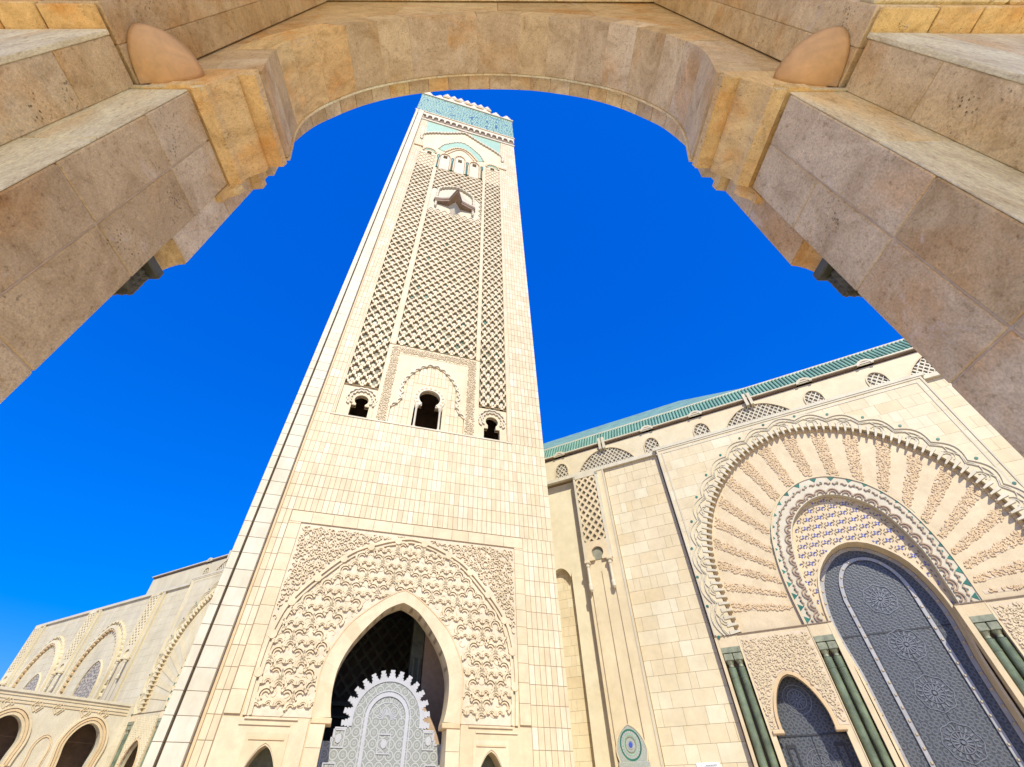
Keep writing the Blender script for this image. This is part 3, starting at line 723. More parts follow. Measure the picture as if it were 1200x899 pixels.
# spandrel ground and scrolls
sp_poly = [(-8.55, 6.1)] + [(max(-8.55, q[0]), q[1]) for q in big if True] + [(8.8, 6.1), (8.8, 18.28), (-8.55, 18.28)]
m = MB(); m.plate([(-8.6, 8.6)] + [q for q in big if q[1] > 8.6 and -8.6 < q[0] < 8.8] + [(8.8, 8.6), (8.8, 18.3), (-8.6, 18.3)], .015, .03); m.obj('spandrel_ground', 'relief_bed', mi)
spp = [(-8.5, 8.6)] + [q for q in offset(big, .05) if q[1] > 8.6] + [(8.7, 8.6), (8.7, 18.2), (-8.5, 18.2)]
mb = MB(); curls(mb, 0, lambda x, z: in_poly(spp, x, z) and z > 8.8, -8.4, 8.7, 8.8, 18.2, .26, -.11, .015, .07)
curls(mb, 0, lambda x, z: in_poly(spp, x, z) and z > 8.8, -8.4, 8.7, 8.8, 18.2, .20, -.07, .015, .06, random.Random(3))
mb.obj('spandrel_scrolls', 'cream', mi, stuff=True)
# rectangular frame of broad blocks
fr = []
for sx in (-1, 1):
    z = 6.15
    while z < 18.2:
        h = min(1.2, 18.3 - z); x0, x1 = (-9.5, -8.6) if sx < 0 else (8.8, 9.58)
        m = MB(); m.cbox(x0, x1, -.10, .03, z + .008, z + h - .008, .012); m.obj('frame_block', 'cream', mi); z += h
x = -9.5
while x < 9.5:
    w_ = rnd.uniform(1.2, 2.0)
    if 9.58 - x - w_ < 1: w_ = 9.58 - x
    m = MB(); m.cbox(x + .008, x + w_ - .008, -.10, .03, 18.31, 19.2, .012); m.obj('frame_block', 'cream', mi); x += w_
# dado of the portal with little arched openings
for sx, c_ in ((-1, -6.72), (1, 6.8)):
    xa, xb = (-9.5, -4.62) if sx < 0 else (4.75, 9.58)
    m = MB(); m.plate([(xa, 0), (c_ - .96, 0)] + small_arch(c_)[1:-1] + [(c_ + .96, 0), (xb, 0), (xb, 6.0), (xa, 6.0)], -.06, .029); m.obj('dado_slab', 'cream', mi)
    m = MB(); m.box(c_ - 1.55, c_ + 1.45, -.16, -.06, 5.93, 6.03); m.box(xa + 1.0, xb - 1.0, -.14, -.061, 5.66, 5.74); m.pieces('dado_moulding', 'cream', mi)
    m = MB(); m.plate(rect(c_ - 1.2, c_ + 1.15, 0.1, 5.3), -.11, -.06, holes=[[(x, max(z, .2)) for x, z in small_arch(c_, 1.0, 4.85)]]); m.obj('doorway_frame', 'cream', mi)
    m = MB(); m.box(c_ - 1.0, c_ + .95, -.17, -.11, 4.98, 5.06); m.obj('doorway_cornice', 'gold', mi)
    m = MB(); m.box(c_ - 1.2, c_ + 1.2, 1.2, 1.25, 0, 5); m.obj('doorway_back', 'olive', mi)
# interior of the portal, dark
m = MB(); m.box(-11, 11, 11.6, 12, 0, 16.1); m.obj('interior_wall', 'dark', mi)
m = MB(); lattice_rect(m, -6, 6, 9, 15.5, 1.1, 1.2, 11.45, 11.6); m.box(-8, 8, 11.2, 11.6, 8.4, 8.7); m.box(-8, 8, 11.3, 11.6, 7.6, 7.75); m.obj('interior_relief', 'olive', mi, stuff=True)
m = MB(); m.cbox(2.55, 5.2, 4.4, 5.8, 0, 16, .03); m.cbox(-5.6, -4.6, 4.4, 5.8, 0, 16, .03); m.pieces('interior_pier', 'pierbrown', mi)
m = MB(); m.cbox(1.56, 2.5, 4.6, 5.4, 0, 14.2, .03); m.obj('interior_pilaster', 'olive', mi)
for x in (1.82, 2.24):
    m = MB(); m.cyl(x, 4.45, 0, 10.6, .14); m.obj('interior_column', 'olive', mi)
m = MB(); m.cbox(1.4, 2.7, 4.3, 5.5, 14.2, 15.0, .05); m.obj('interior_capital', 'pierbrown', mi)

# ---- lattice storey
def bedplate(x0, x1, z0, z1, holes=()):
    m = MB(); m.plate(rect(x0, x1, z0, z1), .30, .349, holes=holes); return m.obj('shaded_lattice_bed', 'shaded_lattice_bed', mi)
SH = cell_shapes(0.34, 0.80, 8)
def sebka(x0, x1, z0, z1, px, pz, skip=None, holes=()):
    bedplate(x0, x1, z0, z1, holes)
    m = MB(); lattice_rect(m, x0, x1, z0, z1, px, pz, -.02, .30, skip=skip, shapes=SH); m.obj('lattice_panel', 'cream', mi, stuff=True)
    # inner thin net gives each opening its double outline
    m = MB(); nu = max(1, round((x1 - x0) / px)); nv = max(1, round((z1 - z0) / pz))
    for i in range(nu * 2):
        for j in range(nv * 2):
            if (i + j) % 2: continue
            cx = x0 + (x1 - x0) * (i + .0) / (2 * nu) + 0.0; cz = z0 + (z1 - z0) * (j + .0) / (2 * nv)
            if not (x0 + .35 < cx < x1 - .35 and z0 + .3 < cz < z1 - .6): continue
            if skip and skip(cx, cz): continue
            if rnd.random() < .13: continue
            lf = [(0, -.30), (.10, -.16), (.18, -.04), (.12, .05), (.05, .02), (0, .12), (-.05, .02), (-.12, .05), (-.18, -.04), (-.10, -.16)]
            m.plate([(cx + a * px, cz + b * pz) for a, b in lf], .10, .3)
    m.obj('lattice_leaves', 'white', mi, stuff=True)
hood = [(-5, 76), (-4.9, 84.5), (-4.2, 85.8), (-3.1, 85.4), (-2.2, 87.2), (-.1, 88.5), (2.2, 87.4), (3.0, 86), (3.8, 86.2), (4.7, 84.5), (4.8, 76)]
sebka(-4.6, 4.85, 40.95, 95.0, 1.18, 1.75, skip=lambda x, z: 77.0 < z < 88.6 and in_poly(hood, x, z))
sebka(-8.75, -5.35, 33.6, 101.2, 1.13, 1.75)
sebka(5.4, 8.5, 33.8, 102.0, 1.05, 1.75)
# teal tiles glimpsed deep in some openings
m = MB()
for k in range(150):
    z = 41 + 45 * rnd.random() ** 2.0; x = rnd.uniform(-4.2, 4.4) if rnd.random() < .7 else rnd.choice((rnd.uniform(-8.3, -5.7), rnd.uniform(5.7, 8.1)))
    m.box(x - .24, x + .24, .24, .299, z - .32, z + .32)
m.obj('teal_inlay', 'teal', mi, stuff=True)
# flat pilaster strips framing the panels
m = MB(); m.box(-5.33, -4.62, -.03, .35, 40.9, 104.5); m.box(4.87, 5.38, -.03, .35, 40.9, 104.5); m.box(-9.08, -8.77, -.03, .35, 29.52, 112); m.box(8.52, 9.02, -.03, .35, 29.52, 112); m.pieces('panel_strip', 'cream', mi)
m = MB()
for x in (-5.2, -4.75, 4.98, 5.26, -8.95, 8.64, 8.9): m.box(x - .035, x + .035, -.10, -.031, 29.6 if abs(x) > 6 else 41, 104)
m.pieces('panel_bead', 'white', mi)
# carved frame round the middle window, inner facing
m = MB(); m.plate([(-5.33, 29.52), (-3.8, 29.52), (-3.8, 39.6), (3.83, 39.6), (3.83, 29.52), (5.38, 29.52), (5.38, 40.9), (-5.33, 40.9)], .05, .349); m.obj('window_surround', 'cream', mi)
mb = MB(); ins = lambda x, z: ((-4.95 < x < -3.95) or (3.95 < x < 4.95) or z > 39.75) and -4.95 < x < 4.95 and z < 40.75
curls(mb, 0, ins, -4.95, 4.95, 29.6, 40.7, .16, -.03, .05, .06); curls(mb, 0, ins, -4.95, 4.95, 29.6, 40.7, .13, -.03, .05, .05)
mb.obj('surround_scrolls', 'cream', mi, stuff=True)
courses(mi, 'window_tile', 'tile', [(-3.78, -1.9, 29.55, 39.5, 1.17), (1.92, 3.8, 29.55, 39.5, 1.17), (-1.9, 1.92, 35.6, 39.5, 1.17)], tw, .19, .349, .035, join_name='window_wall_tiles')
cusp = arch([(0, 38.5), (1.0, 38.1), (1.9, 37.2), (2.6, 36.0), (2.95, 34.6), (2.8, 33.4), (3.1, 32.4), (3.8, 31.6)], 5, .03)
m = MB(); sc = scallop(cusp, .85, .28, 5); ribbon(m, sc, .16, -.05, .2); m.obj('cusped_arch', 'white', mi)
m = MB(); m.plate([(-3.8, 31.6)] + cusp + [(3.83, 31.6), (3.83, 39.6), (-3.8, 39.6)], .08, .19); m.obj('cusped_spandrel', 'cream', mi)
m = MB(); m.plate([(-1.9, 29.52), (-1.49, 29.52)] + win_c[1:-1] + [(1.51, 29.52), (1.92, 29.52), (1.92, 35.5), (-1.9, 35.5)], .12, .5); m.obj('window_frame', 'cream', mi)
m = MB(); hsr = horseshoe(.03, 33.62, 1.12); m.band(hsr, [(.03 + (x - .03) * 1.5, 33.62 + (z - 33.62) * 1.5) for x, z in hsr], .03, .12); m.obj('window_archivolt', 'white', mi)
m = MB()
for k in range(13):
    a = R(-30 + 240 * k / 12); x, z = .03 + 1.42 * math.cos(a), 33.62 + 1.42 * math.sin(a); m.plate([(x + .13 * math.cos(b), z + .13 * math.sin(b)) for b in [i * .9 for i in range(7)]], -.02, .03)
m.pieces('archivolt_lobe', 'gold', mi)
for x in (-1.2, 1.26):
    m = MB(); m.lathe(x, .1, [(.17, 29.52), (.17, 29.7), (.11, 29.75), (.11, 31.9), (.2, 32.15), (.24, 32.45)], 12); m.obj('window_column', 'white', mi)
# side windows: cusped hoods
for cxw, zw, w_, bx0, bx1 in ((-6.68, 31.8, win_l, -8.75, -5.35), (6.88, 31.95, win_r, 5.4, 8.5)):
    m = MB(); m.plate([(bx0, 29.52), (w_[0][0], 29.52)] + w_[1:-1] + [(w_[-1][0], 29.52), (bx1, 29.52), (bx1, 33.7), (bx0, 33.7)], .15, .5); m.obj('window_frame', 'cream', mi)
    m = MB()
    for rr_, nn in ((1.0, 9), (1.35, 11)):
        pth = [(cxw + rr_ * math.cos(R(a)), zw + .1 + rr_ * math.sin(R(a))) for a in range(215, -36, -8)]
        ribbon(m, scallop(pth, 2 * math.pi * rr_ / 14, .13, 4), .13, -.02, .15)
    m.obj('window_hood', 'white', mi)

# ---- balcony hood high on the lattice
m = MB(); m.plate([(x, z) for x, z in hood], .10, .30); m.obj('balcony_panel', 'white', mi)
m = MB(); ribbon(m, scallop(arch([(0, 87.6), (2.0, 86.5), (3.0, 85.3), (3.2, 83.5), (3.2, 78)], 5, -.1), .7, .25, 4), .22, -.35, .1); m.obj('balcony_arch', 'white', mi)
m = MB()
plan = [(-3.7, .1), (-3.6, -.35), (-2.4, -.55), (-1.2, -.9), (-.1, -2.9), (1.0, -.95), (2.4, -.6), (3.4, -.4), (3.5, .1)]
for z0, z1, k, mt in ((79.6, 80.2, 1.0, 0), (80.2, 80.9, 1.06, 0)):
    pl = [(x * k, y * k) for x, y in plan]; mm = MB(); mm.plate(pl, z0, z1); m.add([(x, z, y) for x, y, z in mm.v], mm.f)
m.obj('shaded_balcony_soffit', 'brown', mi)  # shade of the underside put into the brown colour
m = MB(); n = len(plan); m.add([(x, y, 80.91) for x, y in plan] + [(-.1 + (x + .1) * .35, .12 if y > 0 else y * .35, 85.3) for x, y in plan], [(i, (i + 1) % n, n + (i + 1) % n, n + i) for i in range(n)] + [tuple(range(n, 2 * n))]); m.obj('balcony_roof', 'white', mi)
m = MB(); m.add([(-1.2, .1, 79.6), (1.0, .1, 79.6), (-.1, -1.0, 79.6), (-.1, .1, 75.4)], [(0, 1, 2), (0, 2, 3), (2, 1, 3)]); m.obj('balcony_prow', 'white', mi)

# ---- arcaded top storey
m = MB(); m.plate(rect(-9.08, 9.02, 95.02, 121.8), .08, .349, holes=[rect(a[0][0], a[1][0], a[0][1], a[2][1]) for a in top_w]); m.obj('top_wall', 'tile', mi)
for c_, za in ((-3.35, 103.6), (-.2, 104.6), (2.95, 103.6)):
    m = MB(); q = arch([(0, za), (.7, za - .5), (1.05, za - 1.6), (1.1, za - 3), (1.1, 95.6)], 4, c_)
    ribbon(m, scallop(q, .7, .2, 4), .26, -.15, .08); m.obj('top_arch', 'gold', mi)
    m = MB(); m.plate([(c_ - 1.0, 95.5), (c_ + 1.0, 95.5)] + arch([(0, za - .3), (.65, za - .8), (.95, za - 1.8), (1.0, za - 3)], 4, c_)[::-1], .03, .08, holes=[rect(c_ - .42, c_ + .42, 101.2, 102.9)]); m.obj('blind_panel', 'white', mi)
m = MB()
for x in (-4.75, -1.78, 1.4, 4.55):
    m.lathe(x, -.1, [(.22, 95.3), (.16, 95.8), (.16, 100.2), (.3, 101), (.34, 101.5)], 10)
m.pieces('top_column', 'teal', mi)
for c_, z_ in ((-6.8, 103.0), (6.95, 103.6)):
    m = MB(); q = [(c_ + 1.25 * math.cos(R(a)), z_ + 1.25 * math.sin(R(a))) for a in range(200, -21, -10)]; ribbon(m, scallop(q, .6, .18, 4), .3, -.15, .08); m.obj('top_hood', 'gold', mi)
    m = MB(); m.band([(c_ + .7 * math.cos(R(a)), z_ + .7 * math.sin(R(a))) for a in range(190, -11, -20)], [(c_ + 1.05 * math.cos(R(a)), z_ + 1.05 * math.sin(R(a))) for a in range(190, -11, -20)], .0, .08); m.obj('hood_tiles', 'greenpanel', mi)
cres_o = arch([(0, 113.3), (1.4, 112.5), (2.8, 110.6), (4.1, 108.6), (4.9, 105.7)], 5, -.1); cres_i = arch([(0, 109.9), (1.3, 109.4), (2.3, 108.3), (3.1, 106.8), (3.9, 105.0)], 5, -.1)
m = MB(); m.band(cres_i, cres_o, .0, .08); m.obj('green_crescent', 'greenpanel', mi)
m = MB(); ribbon(m, scallop(cres_o, .95, .3, 4), .24, -.12, .08); m.obj('crescent_rim', 'white', mi)
m = MB(); ribbon(m, scallop(offset(cres_i, -.5), .75, .25, 4), .3, -.15, .08); ribbon(m, offset(cres_i, -1.15), .25, -.1, .08); m.obj('crescent_arch', 'gold', mi)
cus = arch([(0, 120.0), (1.8, 118.6), (4.5, 116.1), (6.8, 114.3), (9.0, 111.6), (9.0, 108.5)], 6, 0)
for sx in (-1, 1):
    pts = [q for q in cus if q[0] * sx > 1.6 and q[1] > 112]
    if sx < 0: poly = pts + [(-1.7, 121.3), (-9.0, 121.3)]
    else: poly = [(pts[0][0], pts[0][1])] + pts + [(9.0, 121.3), (1.7, 121.3)]
    m = MB(); m.plate([(x, z + .7) if z < 120.5 else (x, z) for x, z in poly], .0, .08); m.obj('green_spandrel', 'greenpanel', mi)
m = MB(); ribbon(m, scallop(cus, .95, .35, 4), .42, -.28, .08); m.obj('cusped_cornice', 'white', mi)
for x in (-9.3, 9.2):
    m = MB(); m.cbox(x - 1.0, x + .9, -.25, .1, 104.0, 104.9, .05); m.obj('capital_block', 'gold', mi)
# cornice arcade
m = MB(); m.box(-12.6, 12.6, -.2, .35, 121.6, 122.3); m.obj('cornice_base', 'white', mi)
m = MB(); m.box(-12.45, 12.45, .02, .36, 122.3, 126.4); m.obj('cornice_bed', 'brown', mi)
for k in range(17):
    x = -12.5 + 25 / 17 * k; a = 25 / 17
    m = MB(); m.plate([(x, 123.0), (x + .18, 123.0)] + [(x + a / 2 - (a / 2 - .2) * math.cos(b), 124.0 + 1.0 * math.sin(b)) for b in [math.pi * i / 6 for i in range(7)]] + [(x + a - .18, 123.0), (x + a, 123.0), (x + a, 126.3), (x, 126.3)], -.35, .02)
    m.obj('cornice_arch', 'white', mi)
m = MB(); m.box(-12.75, 12.75, -.5, .4, 126.3, 126.75); m.obj('cornice_lip', 'gold', mi)
m = MB(); m.box(-12.55, 12.55, -.3, .4, 126.76, 141.2); m.obj('tiled_frieze', 'bluezellige', mi, label='blue and green mosaic band under the battlements')
m = MB(); m.box(-12.8, 12.8, -.55, .5, 141.2, 141.8); m.obj('parapet_lip', 'white', mi)
mer = [(-1.45, 0), (-1.45, .6), (-1.1, .6), (-1.1, 1.3), (-.75, 1.3), (-.75, 2.1), (-.35, 2.1), (-.35, 3.0), (.35, 3.0), (.35, 2.1), (.75, 2.1), (.75, 1.3), (1.1, 1.3), (1.1, .6), (1.45, .6), (1.45, 0)]
mm = MB(); mm.plate(mer, -.4, .5); mme = bpy.data.meshes.new('merlon'); mme.from_pydata(mm.v, [], mm.f); mme.materials.append(M['white'])
for k in range(8): link('merlon', mme, mi, loc=(-11.1 + k * 3.17, 0, 141.8))
# lantern behind
m = MB(); m.box(-7.6, 7.6, 5.0, 20, 141, 165.5); m.obj('lantern', 'tile', mi)
m = MB(); m.box(-7.9, 7.9, 4.7, 20.3, 165.5, 166.4); m.obj('lantern_cornice', 'gold', mi)
for k in range(7):
    link('lantern_merlon', mme, mi, loc=(-6.6 + k * 2.2, 5.0, 166.4)).scale = (.75, 1, .85)

# ================================================================== SCREEN in the minaret doorway
sc_ = thing('mosaic_screen', 'grey and white star patterned marble screen with toothed round top inside the minaret doorway', 'screen',
            Matrix.Translation((-6.724, 34.836, 0)) @ Matrix.Rotation(R(15.597), 4, 'Z') @ Vector((.02, 1.9, 0)), R(15.597))
k_ = 1.045
zz = lambda z: 1.6 + (z - 1.6) * k_
xx = lambda x: (x + 2.9) * k_ - 2.9
cz, cxx = zz(6.15), xx(0)
outer = [(cxx - 2.3 * k_, cz - .35)] + [(cxx - 2.3 * k_ * math.cos(a), cz + 2.3 * k_ * math.sin(a)) for a in [math.pi * i / 32 for i in range(33)]] + [(cxx + 2.3 * k_, cz - .35)]
step = [(xx(3.62), 0), (xx(3.62), zz(5.05)), (xx(3.2), zz(5.05)), (xx(3.2), zz(5.25)), (xx(3.05), zz(5.25)), (xx(3.05), zz(5.75)), (xx(2.35), zz(5.75))]
stepl = [(-x + 2 * cxx, z) for x, z in step]
m = MB(); m.plate(stepl + outer + step[::-1], 0, .3); m.obj('panel', 'screen', sc_)
m = MB(); rb = outer; m.band(offset(rb, -.22), rb, -.06, 0); m.obj('arch_border', 'screenwhite', sc_)
for k in range(15):
    a = R(-4 + 188 * k / 14); ro_ = 2.3 * k_
    tooth = [(-.24, -.05), (-.24, .08), (-.15, .10), (-.19, .17), (-.19, .26), (-.10, .28), (-.15, .36), (-.15, .47), (.15, .47), (.15, .36), (.10, .28), (.19, .26), (.19, .17), (.15, .10), (.24, .08), (.24, -.05)]
    pts = [(cxx + (ro_ + q) * math.cos(a) - p * math.sin(a), cz + (ro_ + q) * math.sin(a) + p * math.cos(a)) for p, q in tooth]
    m = MB(); m.plate(pts, -.04, .26); m.obj('tooth', 'screenwhite', sc_)
inn = [(cxx - 1.2, 0)] + [(cxx - 1.22 * math.cos(a), zz(6.25) + 1.22 * math.sin(a)) for a in [math.pi * i / 20 for i in range(21)]] + [(cxx + 1.2, 0)]
m = MB(); m.band(inn, offset(inn, .22), -.08, 0); m.obj('inner_arch_border', 'screenwhite', sc_)
m = MB(); m.band(offset(inn, .30), offset(inn, .36), -.04, 0); m.obj('inner_arch_line', 'screenwhite', sc_)
m = MB()
for k in range(15):
    a = R(6 + 168 * k / 14); ribbon(m, [(cxx + .25 * math.cos(a), zz(6.2) + .25 * math.sin(a)), (cxx + .62 * math.cos(a), zz(6.2) + .62 * math.sin(a))], .05, -.03, 0)
pth = [(cxx + .95 * math.cos(R(a)), zz(6.2) + .95 * math.sin(R(a))) for a in range(180, -1, -6)]; ribbon(m, pth, .05, -.03, 0)
m.obj('fan', 'screenwhite', sc_)
for (ax, az_, s_) in ((0, 5.0, .42), (-2.75, 5.2, .38), (2.75, 5.2, .38), (-3.0, 3.6, .4), (3.0, 3.6, .4)):
    x0, z0 = xx(ax), zz(az_); m = MB(); m.plate(rect(x0 - s_, x0 + s_, z0 - s_ * 1.25, z0 + s_ * 1.25), -.05, 0, holes=[rect(x0 - s_ + .07, x0 + s_ - .07, z0 - s_ * 1.25 + .07, z0 + s_ * 1.25 - .07)]); m.plate([(x0 + .2 * math.cos(b), z0 + .25 * math.sin(b)) for b in [math.pi * 2 * i / 8 for i in range(8)]], -.05, 0); m.pieces('square_panel', 'screenwhite', sc_)
m = MB(); e = [(x, z) for x, z in stepl]; m.band(e, offset(e, -.10), -.05, 0); e = step; m.band(e, offset(e, .10), -.05, 0); m.pieces('edge_border', 'screenwhite', sc_)

# ================================================================== PRAYER HALL
hall = thing('mosque_hall', 'vast pale marble prayer hall with horseshoe portals and green tiled roof behind the minaret', 'mosque', (21.477, 39.771, 0), R(90 - 118.37))
ZC = 30.95
def ashlar_wall(x0, x1, z0, z1, mat, n_parts=0, yf=-.02):
    courses(hall, 'wall_block', mat, [(x0, x1, z0, z1, 1.13)], lambda rg: rg.choice((1.0, 1.4, 1.7, 1.7, .6)), yf, .03, .016, n_parts=n_parts, join_name='wall_block_courses')
for x0, x1, mt in ((-134, -84.0, 'hallgrey'), (-13.4, -3.55, 'hallstone'), (21.3, 70, 'hallstone')):
    m = MB(); m.box(x0, x1, 0.03, 1.5, 0, ZC); m.obj('main_wall', 'joint' if mt == 'hallstone' else mt, hall)
m = MB(); m.box(-134, 70, 1.6, 3, 0, 31); m.obj('rear_wall', 'hallgrey', hall)
ashlar_wall(-9.7, -3.6, 0, 30.85, 'hallstone', 230)
courses(hall, 'wall_block', 'hallstone', [(-26, -13.45, 0, 30.85, .86)], lambda rg: rg.choice((.7, .95, 1.2, 1.2, .5)), 1.20, 1.25, .016, join_name='wall_block_courses')
ashlar_wall(-134, -94.7, 0, 30.85, 'hallgrey', 0)
ashlar_wall(-90.2, -84.0, 0, 30.85, 'hallgrey', 0)
ashlar_wall(21.3, 40, 0, 30.85, 'hallstone', 0)
# cornices
m = MB()
m.box(-134.2, -84.0, -.35, .1, 30.86, 31.3); m.box(-58, -3.6, -.35, .1, 30.86, 31.3); m.box(21.3, 70, -.35, .1, 30.86, 31.3); m.pieces('cornice', 'white', hall)
# clerestory wall with pierced arches
def clere(x0, x1, y, mt, z0=31.3, z1=34.7):
    m = MB(); m.box(x0, x1, y + .15, y + 1.2, z0, z1); m.obj('clerestory_wall', mt, hall)
clere(-98.6, 70, .6, 'joint')
hol = []
def small_win(c): return arch([(0, 33.75), (.45, 33.55), (.74, 33.0), (.78, 32.2), (.78, 31.5)], 4, c)
def big_win(c): return arch([(0, 34.15), (1.2, 33.95), (2.3, 33.2), (3.1, 32.3), (3.5, 31.5)], 4, c)
wins = []
for i in range(-5, 4):
    c = 7.4 + 16.8 * i
    if c < -96: continue
    wins.append(('big', c))
    for d in (-5.6, 5.6): wins.append(('small', c + d))
for kind, c in wins:
    if not (-98 < c < 60): continue
    q = big_win(c) if kind == 'big' else small_win(c)
    m = MB(); m.plate([(x, z) for x, z in q][::-1], .70, .745); o = m.obj('pierced_window', 'grille', hall)
    m = MB(); lat_ = None
    x0, x1 = q[0][0], q[-1][0]; lattice_rect(m, x0, x1, 31.5, 34.1, .5, .62, .58, .70, skip=lambda x, z, q=q: not in_poly(q, x, z)); m.obj('window_tracery', 'white', hall, stuff=True)
    m = MB(); m.band(q, offset(q, .12), .5, .75); m.obj('window_rim', 'cream', hall)
# clerestory facing: plate with window holes
for xa, xb, mt in ((-98.6, -60, 'hallgrey'), (-40, -1, 'hallstone'), (-1, 42, 'hallstone')):
    m = MB(); hs_ = [(big_win(c) if k == 'big' else small_win(c))[::-1] for k, c in wins if xa + 4 < c < xb - 1 or (xa + 1 < c < xb - 1 and k == 'small')]
    m.plate(rect(xa, xb, 31.3, 34.68), .6, .74, holes=hs_); m.obj('clerestory_facing', mt, hall)
# eave, green roof courses, copings, knobs
m = MB(); m.box(-98.7, 70, .42, .9, 34.82, 34.95); m.obj('eave', 'brown', hall)
m = MB(); m.box(-98.7, 70, .22, .9, 34.96, 35.10); m.obj('eave_lip', 'white', hall)
m = MB(); m.add([(-72, .45, 35.1), (70, .45, 35.1), (70, 1.7, 37.30), (-72, 1.7, 37.30)], [(0, 1, 2, 3)]); m.obj('roof_bed', 'teal', hall)
m = MB()
x = -72
while x < 45:                                      # half-round glazed tiles
    r_ = .13
    for (ya, za, yb_, zb) in ((.40, 35.1, 1.68, 37.34),):
        n = 5; vs = []; fs = []
        for (yy, z_) in ((ya, za), (yb_, zb)):
            for i in range(n + 1):
                a = math.pi * i / n; vs.append((x - r_ * math.cos(a), yy - r_ * math.sin(a) * .8, z_ + r_ * math.sin(a) * .6))
        for i in range(n): fs.append((i, i + 1, n + 2 + i, n + 1 + i))
        m.add(vs, fs)
    x += .36
m.obj('roof_tiles', 'roof', hall, stuff=True)
m = MB(); m.box(-72, 70, 1.6, 1.9, 37.30, 37.52); m.obj('roof_coping', 'white', hall)
for kind, c in wins:
    if kind == 'big':
        m = MB(); m.box(c - .38, c - .08, .1, .6, 34.0, 35.6); m.box(c + .08, c + .38, .1, .6, 34.0, 35.6); m.pieces('eave_post', 'white', hall)
    else:
        m = MB(); m.band([(c + .5 * math.cos(R(a)), 34.82 + .40 * math.sin(R(a))) for a in range(180, -1, -20)], [(c + .75 * math.cos(R(a)), 34.82 + .62 * math.sin(R(a))) for a in range(180, -1, -20)], .2, .7)
        m.plate([(c + .5 * math.cos(R(a)), 34.82 + .40 * math.sin(R(a))) for a in range(0, 181, 20)], .3, .7); m.obj('eave_scroll', 'white', hall)
m = MB(); m.add([(-44, 6.5, 40.8), (12, 6.5, 40.8), (1, 16, 49.9), (-44, 16, 49.9), (12, 26, 40.8), (-44, 26, 40.8)], [(0, 1, 2, 3), (1, 4, 2), (4, 5, 3, 2)]); m.box(-44, 11.5, 7, 25.5, 35.5, 40.79); m.obj('upper_roof', 'roof', hall)
m = MB(); m.box(-98.6, 70, 2.1, 30, 35, 35.5); m.obj('roof_slab', 'hallgrey', hall)

